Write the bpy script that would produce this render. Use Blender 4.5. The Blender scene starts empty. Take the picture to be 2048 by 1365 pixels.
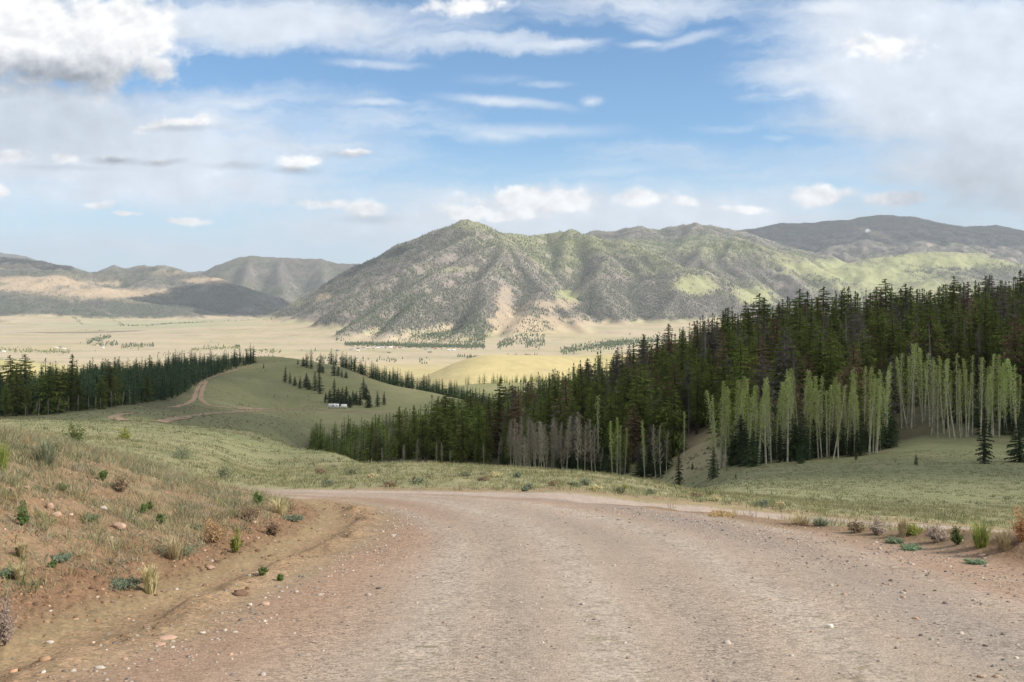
import bpy, math, random
import numpy as np
from mathutils import Vector, noise as mnoise

S = bpy.context.scene
COL = S.collection
R = math.radians
rng = np.random.default_rng(7)
random.seed(7)

# ------------------------------------------------------------------ camera
F = 1991.1          # focal length in photograph pixels (35 mm lens)
YH = 580.0          # eye level in the photograph
EYE = 1.7
cd = bpy.data.cameras.new("camera")
cd.lens = 35; cd.sensor_width = 36
cd.shift_y = -(682.5 - YH) / 2048.0
cd.clip_start = 0.1; cd.clip_end = 60000
cam = bpy.data.objects.new("camera", cd); COL.objects.link(cam)
cam.location = (0, 0, EYE); cam.rotation_euler = (R(90), 0, 0)
S.camera = cam
S.render.resolution_x = 1024; S.render.resolution_y = 682
S.view_settings.view_transform = 'Standard'; S.view_settings.look = 'None'
S.view_settings.exposure = 0.30; S.view_settings.gamma = 1
S.cycles.max_bounces = 5; S.cycles.diffuse_bounces = 2; S.cycles.glossy_bounces = 1
S.cycles.transmission_bounces = 2; S.cycles.volume_bounces = 0; S.cycles.transparent_max_bounces = 6
S.cycles.use_denoising = True
S.cycles.sample_clamp_indirect = 4

# ------------------------------------------------------------------ sun and sky
SUN_AZ = 104.0       # degrees clockwise from straight ahead (+Y) towards +X
SUN_EL = 37.0
sd = Vector((math.sin(R(SUN_AZ)) * math.cos(R(SUN_EL)), math.cos(R(SUN_AZ)) * math.cos(R(SUN_EL)), math.sin(R(SUN_EL))))
sl = bpy.data.lights.new("sun", 'SUN'); sl.energy = 4.9; sl.angle = R(0.5); sl.color = (1.0, 0.94, 0.84)
sun = bpy.data.objects.new("sun", sl); COL.objects.link(sun)
sun.rotation_euler = sd.to_track_quat('Z', 'Y').to_euler(); sun.location = (200, -100, 300)

world = bpy.data.worlds.new("World"); S.world = world; world.use_nodes = True


class G:
    """small helper to write node graphs"""
    def __init__(s, nt):
        s.nt = nt; s.n = nt.nodes; s.l = nt.links
    def node(s, t, **kw):
        x = s.n.new(t)
        for k, v in kw.items(): setattr(x, k, v)
        return x
    def put(s, sock, v):
        if isinstance(v, bpy.types.NodeSocket): s.l.new(v, sock)
        elif v is not None: sock.default_value = v
    def m(s, op, a, b=None, c=None, clamp=False):
        x = s.node('ShaderNodeMath', operation=op); x.use_clamp = clamp
        s.put(x.inputs[0], a); s.put(x.inputs[1], b) if b is not None else None
        if c is not None: s.put(x.inputs[2], c)
        return x.outputs[0]
    def v(s, op, a, b=None, c=None):
        x = s.node('ShaderNodeVectorMath', operation=op)
        s.put(x.inputs[0], a)
        if b is not None: s.put(x.inputs[1], b)
        if c is not None: s.put(x.inputs[2], c)
        return x.outputs['Value'] if op in ('LENGTH', 'DOT_PRODUCT') else x.outputs[0]
    def step(s, val, a, b, lo=0.0, hi=1.0):
        x = s.node('ShaderNodeMapRange', interpolation_type='SMOOTHSTEP')
        s.put(x.inputs['Value'], val); s.put(x.inputs['From Min'], a); s.put(x.inputs['From Max'], b)
        s.put(x.inputs['To Min'], lo); s.put(x.inputs['To Max'], hi)
        return x.outputs[0]
    def noise(s, vec, scale, detail=3, rough=0.5, dist=0.0, out=0):
        x = s.node('ShaderNodeTexNoise'); s.put(x.inputs['Vector'], vec)
        x.inputs['Scale'].default_value = scale; x.inputs['Detail'].default_value = detail
        x.inputs['Roughness'].default_value = rough; x.inputs['Distortion'].default_value = dist
        return x.outputs[out]
    def mix(s, f, a, b, t='RGBA', blend='MIX'):
        x = s.node('ShaderNodeMix', data_type=t)
        if t == 'RGBA': x.blend_type = blend
        ia = {'RGBA': (6, 7, 2), 'FLOAT': (2, 3, 0), 'VECTOR': (4, 5, 1)}[t]
        s.put(x.inputs[0], f); s.put(x.inputs[ia[0]], a); s.put(x.inputs[ia[1]], b)
        return x.outputs[ia[2]]
    def comb(s, x, y, z):
        n = s.node('ShaderNodeCombineXYZ'); s.put(n.inputs[0], x); s.put(n.inputs[1], y); s.put(n.inputs[2], z)
        return n.outputs[0]


def build_sky():
    g = G(world.node_tree); g.n.clear()
    out = g.node('ShaderNodeOutputWorld'); bg = g.node('ShaderNodeBackground')
    g.l.new(bg.outputs[0], out.inputs[0])
    sky = g.node('ShaderNodeTexSky', sky_type='NISHITA')
    sky.sun_disc = False; sky.sun_elevation = R(SUN_EL); sky.sun_rotation = R(SUN_AZ)
    sky.altitude = 2800; sky.air_density = 1.2; sky.dust_density = 1.0; sky.ozone_density = 1.5
    skyc = g.v('MULTIPLY', sky.outputs[0], (0.080, 0.107, 0.122))
    co = g.node('ShaderNodeTexCoord')
    sep = g.node('ShaderNodeSeparateXYZ'); g.l.new(co.outputs['Generated'], sep.inputs[0])
    dx, dy, dz = sep.outputs
    ay = g.m('MAXIMUM', g.m('ABSOLUTE', dy), 0.12)
    # direction of sight as tangents, x thousand: east-west and up
    U = g.m('MULTIPLY', g.m('DIVIDE', dx, ay), 1991.0)
    V = g.m('MULTIPLY', g.m('DIVIDE', dz, ay), 1991.0)
    P = g.comb(U, V, 0.0)
    w1 = g.noise(P, 0.0045, 4, 0.6, out=1); w2 = g.noise(P, 0.02, 5, 0.6, out=1)
    w1 = g.v('MULTIPLY', g.v('SUBTRACT', w1, (0.5, 0.5, 0.5)), (150, 70, 0))
    w2 = g.v('MULTIPLY', g.v('SUBTRACT', w2, (0.5, 0.5, 0.5)), (70, 45, 0))
    Pw = g.v('ADD', g.v('ADD', P, w1), w2)
    Ps = g.v('ADD', P, g.v('MULTIPLY', g.v('ADD', w1, w2), (0.25, 0.35, 0)))

    Ps2 = g.v('ADD', P, g.v('MULTIPLY', g.v('ADD', w1, w2), (0.45, 0.4, 0)))

    def blob(px, py, rx, ry, Pp, amp=1.0, soft=0.35, rot=0.0):
        c = (px - 1024.0, YH - py, 0)
        d = g.v('SUBTRACT', Pp, c)
        if rot:
            r = g.node('ShaderNodeVectorRotate', rotation_type='Z_AXIS'); g.put(r.inputs[0], d)
            r.inputs['Angle'].default_value = R(rot); d = r.outputs[0]
        d = g.v('LENGTH', g.v('MULTIPLY', d, (1.0 / rx, 1.0 / ry, 0)))
        return g.step(d, 1.0 + soft, max(0.0, 1.0 - soft * 1.6), 0.0, amp)

    def total(lst):
        s = lst[0]
        for x in lst[1:]: s = g.m('MAXIMUM', s, x)
        return s
    # --- thin high veil and streaks
    st = g.noise(g.v('MULTIPLY', Pw, (0.0016, 0.010, 1)), 1.0, 7, 0.62)
    veil = [blob(-50, 290, 900, 130, Pw, 1.1, .8), blob(330, 370, 620, 75, Pw, .9, .8), blob(560, 40, 560, 75, Pw, .95, .6), blob(930, 85, 300, 28, Pw, .8, .7),
            blob(1900, 130, 400, 200, Pw, 1.25, .7), blob(2020, 330, 330, 160, Pw, 1.0, .6), blob(1250, 440, 900, 75, Pw, 1.0, .9),
            blob(250, 480, 700, 60, Pw, .55, .9), blob(100, 215, 300, 60, Pw, .9, .6), blob(1180, 10, 320, 45, Pw, .75, .8),
            blob(1500, 330, 420, 60, Pw, .55, .9), blob(1140, 385, 130, 30, Pw, .8, .8)]
    Vv = total(veil)
    veil_d = g.step(g.m('ADD', Vv, g.m('MULTIPLY', g.m('SUBTRACT', st, 0.5), 1.5)), 0.22, 0.95)
    ss = [blob(1010, 203, 110, 9, Ps, 1, .8, 5), blob(750, 205, 48, 6, Ps, .9, .9), blob(1182, 201, 17, 8, Ps2, .9, .9), blob(745, 128, 80, 8, Ps, .9, .8, 3),
          blob(720, 252, 75, 20, Pw, .8, .9), blob(1000, 262, 180, 12, Ps, .75, .9), blob(985, 270, 75, 15, Ps, .9, .8), blob(1520, 198, 42, 11, Ps, 1, .5, 4),
          blob(1588, 188, 34, 10, Ps, 1, .5, -16), blob(1300, 52, 50, 16, Ps, 1, .6, 8), blob(1135, 86, 70, 8, Ps, 1, .7, -4), blob(1295, 88, 45, 6, Ps, .9, .7),
          blob(1375, 78, 60, 9, Ps, .85, .8, -15), blob(1660, 14, 60, 14, Ps, .9, .6, 5), blob(1450, 258, 55, 7, Ps, .7, .8), blob(1560, 278, 25, 5, Ps, .7, .8),
          blob(480, 212, 90, 11, Ps, .8, .8, -3), blob(1090, 168, 40, 6, Ps, .8, .8), blob(990, 160, 60, 7, Ps, .6, .8), blob(1210, 345, 100, 8, Ps, .6, .9, -4)]
    strk = g.m('MULTIPLY', total(ss), g.step(st, 0.25, 0.62))
    # --- puffy clouds: lit tops, grey flat bases
    puffs = [(130, 85, 250, 110), (40, 60, 180, 120), (250, 60, 120, 85), (300, 130, 70, 40), (350, 247, 85, 15), (590, 325, 38, 21), (625, 322, 28, 11), (25, 312, 48, 21), (128, 315, 34, 15),
             (705, 308, 36, 8), (225, 317, 46, 9), (320, 322, 38, 7), (0, 382, 22, 18), (205, 410, 40, 12), (255, 428, 38, 7), (365, 438, 60, 9), (738, 418, 48, 20),
             (930, 15, 95, 26), (1090, 402, 150, 26), (1280, 397, 70, 20), (1370, 404, 50, 14), (1640, 390, 75, 22), (1790, 400, 75, 18), (1490, 418, 60, 10), (640, 408, 80, 14), (980, 425, 120, 16),
             (1760, 100, 100, 30)]
    pf = total([blob(x, y, rx, ry, Pw if rx > 80 else Ps2, 1.35 if rx > 100 else 1.0, .55) for x, y, rx, ry in puffs])
    bn = g.noise(g.v('MULTIPLY', P, (1, 1.35, 1)), 0.014, 6, 0.52)
    puff = g.step(g.m('ADD', pf, g.m('MULTIPLY', g.m('SUBTRACT', bn, 0.5), 1.9)), 0.28, 0.98)
    # light side: compare noise a little towards the sun and up
    bn2 = g.noise(g.v('ADD', g.v('MULTIPLY', P, (1, 1.35, 1)), (10, 20, 0)), 0.014, 6, 0.52)
    relief = g.m('MULTIPLY', g.m('SUBTRACT', bn, bn2), 0.75)
    # base shade fields
    shade = total([blob(60, 158, 330, 48, Pw, 1.0, .7), blob(40, 250, 260, 80, Pw, .5, .9), blob(1960, 400, 230, 110, Pw, .8, .9), blob(1700, 290, 330, 60, Pw, .35, .9),
                   blob(590, 342, 50, 9, Ps, .9, .5), blob(740, 437, 60, 9, Ps, .6, .6), blob(120, 335, 120, 8, Ps, .5, .6), blob(225, 320, 60, 10, Ps, .9, .6),
                   blob(320, 324, 50, 8, Ps, .8, .6), blob(1760, 410, 130, 12, Ps, .5, .7), blob(700, 312, 50, 8, Ps, .7, .6), blob(360, 258, 90, 8, Ps, .6, .6), blob(470, 333, 60, 7, Ps, .6, .7)])
    lum = g.m('ADD', g.m('SUBTRACT', 0.84, g.m('MULTIPLY', shade, 0.46)), relief)
    lum = g.m('MAXIMUM', g.m('MINIMUM', lum, 0.96), 0.30)
    pc = g.mix(g.m('MULTIPLY', g.m('SUBTRACT', 0.85, lum), 1.6, clamp=True), (1.0, 1.0, 1.0, 1), (0.86, 0.93, 1.06, 1))
    pcol = g.v('SCALE', pc); g.put(pcol.node.inputs['Scale'], lum)
    vl = g.m('ADD', g.m('SUBTRACT', 0.74, g.m('MULTIPLY', shade, 0.32)), g.m('MULTIPLY', g.m('SUBTRACT', bn, 0.5), 0.30))
    vcol = g.v('SCALE', (0.93, 0.99, 1.07)); g.put(vcol.node.inputs['Scale'], vl)
    low = g.step(dz, 0.16, 0.0)       # paler air near the skyline
    base = g.mix(g.m('MULTIPLY', low, 0.8), skyc, (0.62, 0.71, 0.79, 1))
    c = g.mix(g.m('MULTIPLY', veil_d, 0.88), base, vcol)
    c = g.mix(g.m('MULTIPLY', strk, 0.8), c, (0.74, 0.78, 0.83, 1))
    c = g.mix(g.m('MULTIPLY', puff, g.m('MAXIMUM', 0.0, g.step(V, 20, 90))), c, pcol)
    # broken bright overcast, unseen overhead and behind, added to neutralise the ambient light
    oc = g.m('MAXIMUM', g.step(dy, .12, -.15), g.step(V, 640, 1100))
    on = g.step(g.noise(co.outputs['Generated'], 3.0, 5, .6), .34, .6)
    c = g.mix(g.m('MULTIPLY', oc, g.m('ADD', .25, g.m('MULTIPLY', on, .7))), c, (0.80, 0.785, 0.76, 1))
    g.l.new(c, bg.inputs[0]); bg.inputs[1].default_value = 1.0
build_sky()
try:
    world.cycles.sampling_method = 'MANUAL'; world.cycles.sample_map_resolution = 512
except Exception: pass

# ------------------------------------------------------------------ numeric helpers
_perm = np.random.default_rng(3).permutation(512)
_ang = np.random.default_rng(4).random(512) * 2 * np.pi
_gx, _gy = np.cos(_ang), np.sin(_ang)

def perlin(x, y):
    xi = np.floor(x).astype(np.int64); yi = np.floor(y).astype(np.int64)
    fx = x - xi; fy = y - yi
    u = fx * fx * fx * (fx * (fx * 6 - 15) + 10); v = fy * fy * fy * (fy * (fy * 6 - 15) + 10)
    def gr(ix, iy, ax, ay):
        h = _perm[(_perm[ix & 511] + iy) & 511]
        return _gx[h] * ax + _gy[h] * ay
    a = gr(xi, yi, fx, fy); b = gr(xi + 1, yi, fx - 1, fy)
    c = gr(xi, yi + 1, fx, fy - 1); d = gr(xi + 1, yi + 1, fx - 1, fy - 1)
    return (a + (b - a) * u) * (1 - v) + (c + (d - c) * u) * v

def fbm(x, y, scale, octv=4, gain=0.5, ox=0.0):
    r = 0; a = 1.0; s = 1.0 / scale; t = 0
    for k in range(octv):
        r = r + a * perlin(x * s + 17.3 * k + ox, y * s + 9.1 * k + ox * 1.7); t += a; a *= gain; s *= 2.03
    return r / t * 1.6

def ridged(x, y, scale, octv=4, gain=0.5, ox=0.0):
    r = 0; a = 1.0; s = 1.0 / scale; t = 0
    for k in range(octv):
        n = 1 - 2.2 * np.abs(perlin(x * s + 31.7 * k + ox, y * s + 5.3 * k + ox)); r = r + a * n; t += a; a *= gain; s *= 2.07
    return r / t

def sst(x, a, b):
    t = np.clip((x - a) / (b - a), 0, 1); return t * t * (3 - 2 * t)

def pchip(xs, ys, q):
    xs = np.asarray(xs, float); ys = np.asarray(ys, float)
    h = np.diff(xs); d = np.diff(ys) / h
    m = np.zeros(len(xs)); m[0] = d[0]; m[-1] = d[-1]
    for i in range(1, len(xs) - 1):
        if d[i - 1] * d[i] > 0:
            w1 = 2 * h[i] + h[i - 1]; w2 = h[i] + 2 * h[i - 1]
            m[i] = (w1 + w2) / (w1 / d[i - 1] + w2 / d[i])
    q = np.clip(q, xs[0], xs[-1])
    i = np.clip(np.searchsorted(xs, q) - 1, 0, len(xs) - 2)
    t = (q - xs[i]) / h[i]; hh = h[i]
    return ((1 + 2 * t) * (1 - t) ** 2 * ys[i] + t * (1 - t) ** 2 * hh * m[i] + t * t * (3 - 2 * t) * ys[i + 1] + t * t * (t - 1) * hh * m[i + 1])

def seg_dist(x, y, pts):
    """distance to a polyline and the parameter-interpolated third value"""
    best = np.full(np.shape(x), 1e9); val = np.zeros(np.shape(x))
    for (x0, y0, z0), (x1, y1, z1) in zip(pts[:-1], pts[1:]):
        dx, dy = x1 - x0, y1 - y0; L = dx * dx + dy * dy + 1e-9
        t = np.clip(((x - x0) * dx + (y - y0) * dy) / L, 0, 1)
        d = np.hypot(x - x0 - t * dx, y - y0 - t * dy)
        k = d < best
        best = np.where(k, d, best); val = np.where(k, z0 + t * (z1 - z0), val)
    return best, val

# ------------------------------------------------------------------ near and middle terrain
# for bearings across the view: distance -> height seen, turned into real heights
COLS = {
 -500: [(18, 'g-.115'), (40, 858), (70, 838), (120, 'z-17'), (220, 'z-33'), (330, 'z-42'), (500, 'z-54'), (620, 'z-62'), (900, 'z-85'), (1500, 'z-170'), (2600, 'z-298')],
 0:    [(16, 'g-.122'), (40, 864), (72, 840), (120, 'z-19'), (220, 'z-34'), (330, 836), (500, 807), (620, 797), (720, 'z-74'), (1000, 'z-110'), (1600, 'z-190'), (2600, 'z-298')],
 250:  [(17, 'g-.127'), (40, 882), (75, 843), (120, 'z-20'), (200, 'z-31'), (260, 838), (380, 818), (550, 790), (750, 762), (850, 755), (1100, 'z-100'), (1700, 'z-200'), (2600, 'z-298')],
 400:  [(18, 'g-.13'), (36, 915), (85, 852), (120, 'z-20'), (220, 'z-34'), (300, 850), (400, 828), (520, 811), (650, 782), (850, 748), (960, 735), (1050, 727), (1300, 'z-110'), (1800, 'z-215'), (2600, 'z-298')],
 540:  [(22, 'g-.13'), (45, 935), (85, 873), (120, 'z-21'), (220, 'z-40'), (330, 872), (450, 845), (600, 825), (690, 816), (800, 780), (920, 742), (1050, 713), (1300, 'z-112'), (1900, 'z-225'), (2600, 'z-298')],
 660:  [(22, 'g-.13'), (36, 945), (62, 905), (100, 'z-20'), (200, 'z-44'), (300, 'z-59'), (400, 'z-69'), (480, 'z-72.5'), (560, 850), (650, 825), (705, 815), (780, 788), (880, 755), (1000, 729), (1250, 'z-115'), (1900, 'z-225'), (2600, 'z-298')],
 800:  [(23, 985), (38, 930), (70, 'z-14'), (130, 'z-30'), (250, 928), (440, 888), (540, 861), (640, 834), (760, 802), (870, 773), (1100, 'z-115'), (1400, 'z-150'), (1900, 'z-225'), (2700, 'z-298')],
 950:  [(23, 985), (37, 935), (70, 'z-14'), (130, 'z-30'), (220, 941), (370, 884), (500, 860), (700, 828), (860, 806), (1050, 'z-126'), (1500, 768), (1750, 'z-180'), (2200, 'z-240'), (2700, 'z-298')],
 1100: [(22.2, 990), (34, 944), (60, 'z-12'), (120, 'z-30'), (205, 950), (330, 845), (420, 826), (600, 'z-90'), (900, 'z-125'), (1500, 765), (1900, 'z-190'), (2700, 'z-298')],
 1300: [(19.2, 'g-.13'), (21.2, 1013), (22.8, 1003), (29, 972), (60, 'z-12.5'), (120, 'z-27'), (172, 972), (250, 850), (330, 772), (400, 'z-42'), (600, 'z-90'), (1200, 'z-160'), (2700, 'z-298')],
 1400: [(17.8, 'g-.13'), (20.6, 1025), (22.4, 1012), (26, 995), (45, 984), (90, 975), (130, 965), (160, 920), (210, 868), (300, 745), (380, 'z-30'), (600, 'z-85'), (1200, 'z-160'), (2700, 'z-298')],
 1500: [(16.8, 'g-.13'), (19.8, 1035), (22, 1022), (26, 1005), (45, 986), (80, 962), (125, 936), (170, 880), (230, 790), (320, 722), (390, 'z-28'), (600, 'z-80'), (1200, 'z-160'), (2700, 'z-298')],
 1700: [(14.8, 'g-.13'), (20, 1049), (23, 1036), (27, 1026), (45, 1000), (80, 960), (125, 921), (170, 860), (230, 770), (310, 700), (380, 'z-24'), (600, 'z-75'), (1200, 'z-160'), (2700, 'z-298')],
 1850: [(13.2, 'g-.13'), (20.5, 1056), (23.5, 1044), (28, 1032), (50, 1000), (90, 950), (135, 890), (180, 810), (240, 740), (310, 690), (380, 'z-22'), (600, 'z-75'), (1200, 'z-160'), (2700, 'z-298')],
 2048: [(12, 'g-.13'), (21, 1068), (24, 1058), (30, 1040), (55, 1000), (90, 950), (130, 900), (180, 800), (240, 720), (310, 668), (380, 'z-18'), (600, 'z-70'), (1200, 'z-160'), (2700, 'z-298')],
 2600: [(9, 'g-.13'), (22, 1085), (30, 1055), (55, 1000), (90, 950), (130, 900), (180, 800), (240, 720), (310, 660), (380, 'z-15'), (600, 'z-65'), (1200, 'z-155'), (2700, 'z-298')],
}
_LY = np.linspace(math.log(0.5), math.log(3400), 700)
def _col(pts):
    ys = [0.5, 3, 7]; gs = [-.13, -.13, -.13]
    for Y, p in pts:
        if isinstance(p, str): g = float(p[1:]) if p[0] == 'g' else (float(p[1:]) + EYE) / Y
        else: g = (YH - p) / F + EYE / Y
        ys.append(Y); gs.append(g)
    ys.append(3400); gs.append((-300 + EYE) / 3400)
    return pchip(np.log(ys), gs, _LY)
_cx = sorted(COLS)
_TAB = np.array([_col(COLS[k]) for k in _cx])                       # columns x distance
_US = np.linspace((-500 - 1024) / F, (2600 - 1024) / F, 420)
_cu = (np.array(_cx) - 1024.0) / F
_T2 = np.array([pchip(_cu, _TAB[:, j], _US) for j in range(len(_LY))]).T
for _ in range(6):                                                   # soften the seams between bearings
    _T2[1:-1] = 0.25 * _T2[:-2] + 0.5 * _T2[1:-1] + 0.25 * _T2[2:]

def field(x, y):
    y0 = y; y = np.maximum(y, 0.5)
    u = np.clip(x / y, _US[0], _US[-1]); l = np.clip(np.log(y), _LY[0], _LY[-1])
    a = (u - _US[0]) / (_US[1] - _US[0]); b = (l - _LY[0]) / (_LY[1] - _LY[0])
    i = np.clip(a.astype(int), 0, len(_US) - 2); j = np.clip(b.astype(int), 0, len(_LY) - 2)
    a = a - i; b = b - j
    g = (_T2[i, j] * (1 - a) + _T2[i + 1, j] * a) * (1 - b) + (_T2[i, j + 1] * (1 - a) + _T2[i + 1, j + 1] * a) * b
    return g * np.where(y0 < 0.5, y0, y)

# plan of the road (metres): left and right gravel edges as x for a distance y
_le_y = [0, 5, 6.8, 8.2, 10.9, 14.3, 17.7, 20, 21.7, 23.4, 26]
_le_x = [-3.3, -3.1, -2.95, -2.6, -2.5, -2.05, -2.3, -2.9, -3.8, -7, -14]
_re_y = [0, 6, 11.2, 13, 14.6, 17.3, 19.4, 21.3, 22.6, 24]
_re_x = [6.6, 6.3, 5.8, 5.45, 4.9, 3.7, 2.6, 1.0, -1.5, -6]
_ft_y = [0, 5, 8.3, 10.4, 12.5, 15.7, 19, 21, 22.5, 24, 27]
_ft_x = [-4.6, -4.4, -4.3, -4.0, -3.8, -3.6, -3.8, -4.4, -5.6, -8, -16]

def near_parts(x, y):
    le = np.interp(y, _le_y, _le_x); re = np.interp(y, _re_y, _re_x); ft = np.interp(y, _ft_y, _ft_x)
    wob = 0.25 * fbm(x, y, 1.6, 3, ox=3)
    road = sst(x - le + wob, -0.5, 0.5) * sst(re - x + wob, -0.25, 0.35) * (1 - sst(y, 23.2, 24.2))
    strip_c = 21.6 + 0.0 * x
    strip_c = np.interp(x, [-8, -3, 0, 3, 6, 10, 14], [24.2, 22.6, 21.9, 21.3, 20.9, 21.2, 22.0])
    strip = (1 - sst(np.abs(y - strip_c) + 0.3 * wob, 1.0, 1.5)) * sst(x, -9, -4)
    s = ft - x                                  # distance out from the foot of the cut bank
    return le, re, ft, road, strip, s, wob

def height(x, y, detail=True):
    x = np.asarray(x, float); y = np.asarray(y, float)
    z = field(x, y)
    le, re, ft, road, strip, s, wob = near_parts(x, y)
    tap = np.interp(y, [0, 12, 17, 22, 28, 36], [1, 1, .82, .52, .2, 0])
    bank = 1.62 * sst(s, -0.3, 5.6) * (1 - 0.9 * sst(s, 7.5, 24)) * tap
    z = z + bank
    mid = (le + ft) / 2
    ditch = -0.16 * np.exp(-((x - mid + .2) / 0.75) ** 2) * (1 - sst(y, 20, 23))
    lump = 0.14 * np.exp(-((x - le + .35) / 0.28) ** 2) * (1 - sst(y, 19, 22)) * (0.5 + fbm(x, y, .8, 3, ox=8))
    z = z + ditch + lump
    bx = x - re - 0.75 - 0.04 * np.maximum(0, 15 - y)
    berm = 0.34 * np.exp(-(bx / 0.62) ** 2) * np.interp(y, [4, 8, 12, 13.5, 15, 17], [.8, 1, 1, .6, .18, 0]) * (0.75 + 0.6 * fbm(x, y, 1.1, 3, ox=5))
    z = z + berm
    if detail:
        onroad = np.maximum(road, strip)
        off = 1 - onroad
        nf = 1 - sst(y, 60, 140)
        rough = 0.055 * fbm(x, y, 0.55, 4, .6, ox=1) + 0.10 * fbm(x, y, 2.3, 3, ox=2)
        z = z + nf * off * rough * (0.35 + 0.65 * sst(s, -0.2, 1.0) + .25 * sst(x - re, 0, 1))
        clod = sst(s, -0.9, 0.1) * (1 - sst(s, 0.6, 1.8)) * (1 - sst(y, 19, 23))
        z = z + clod * 0.09 * np.abs(fbm(x, y, .22, 3, .6, ox=4))
        z = z + onroad * (0.018 * fbm(x, y * .25, 0.9, 3, ox=6) - 0.02 * strip)
        far = sst(y, 120, 400)
        z = z + far * (1.6 * fbm(x, y, 160, 4, ox=11) + 0.35 * fbm(x, y, 30, 3, ox=12))
    return z

def H1(x, y): return float(height(np.array([x]), np.array([y]))[0])

_hy = np.exp(np.linspace(math.log(2.5), math.log(3300), 2600))
def hit(px, py, ymin=2.5, ymax=3300):
    """the ground point seen at a pixel of the photograph"""
    u = (px - 1024) / F; v = (YH - py) / F
    yy = _hy[(_hy > ymin) & (_hy < ymax)]
    k = np.nonzero(height(u * yy, yy) > EYE + v * yy)[0]
    Y = yy[k[0]] if len(k) else yy[-1]
    return u * Y, Y, H1(u * Y, Y)

def mesh_np(name, co, faces, mat=None, attrs=None, smooth=True, parent=None, loop_total=None):
    """co (n,3); faces (m,k) int array, or list of arrays of different k"""
    me = bpy.data.meshes.new(name)
    fl = faces if isinstance(faces, list) else [faces]
    fl = [f for f in fl if len(f)]
    nl = sum(f.size for f in fl); nf = sum(len(f) for f in fl)
    me.vertices.add(len(co)); me.vertices.foreach_set('co', np.ascontiguousarray(co, np.float32).ravel())
    me.loops.add(nl); me.polygons.add(nf)
    me.loops.foreach_set('vertex_index', np.concatenate([f.ravel() for f in fl]).astype(np.int32))
    tot = np.concatenate([np.full(len(f), f.shape[1]) for f in fl]).astype(np.int32)
    st = np.concatenate([[0], np.cumsum(tot)[:-1]]).astype(np.int32)
    me.polygons.foreach_set('loop_start', st)
    try: me.polygons.foreach_set('loop_total', tot)
    except Exception: pass
    if smooth: me.polygons.foreach_set('use_smooth', np.ones(nf, bool))
    me.update(calc_edges=True)
    for k, a in (attrs or {}).items():
        a = np.asarray(a, np.float32)
        if a.ndim == 1:
            at = me.attributes.new(k, 'FLOAT', 'POINT'); at.data.foreach_set('value', a)
        else:
            at = me.attributes.new(k, 'FLOAT_COLOR', 'POINT')
            at.data.foreach_set('color', np.concatenate([a, np.ones((len(a), 1), np.float32)], 1).ravel())
    if mat: me.materials.append(mat)
    o = bpy.data.objects.new(name, me); COL.objects.link(o)
    if parent: o.parent = parent
    return o

def tag(o, label=None, cat=None, group=None, kind=None):
    if label: o['label'] = label
    if cat: o['category'] = cat
    if group: o['group'] = group
    if kind: o['kind'] = kind
    return o

def grid_faces(nr, nc):
    i = np.arange(nr - 1)[:, None] * nc + np.arange(nc - 1)[None]
    return np.stack([i, i + 1, i + nc + 1, i + nc], -1).reshape(-1, 4)

def sub_mesh(name, co, faces, mat, attrs, smooth=True):
    used = np.unique(faces); rm = np.full(len(co), -1); rm[used] = np.arange(len(used))
    return mesh_np(name, co[used], rm[faces], mat, {k: v[used] for k, v in attrs.items()}, smooth)

def mixc(a, b, t): return a + (np.asarray(b)[None] - a) * t[:, None]

# ------------------------------------------------------------------ materials
def new_mat(name):
    m = bpy.data.materials.new(name); m.use_nodes = True
    g = G(m.node_tree); b = g.n['Principled BSDF']
    b.inputs['Roughness'].default_value = 0.95
    b.inputs['Specular IOR Level'].default_value = 0.15
    return m, g, b

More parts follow.
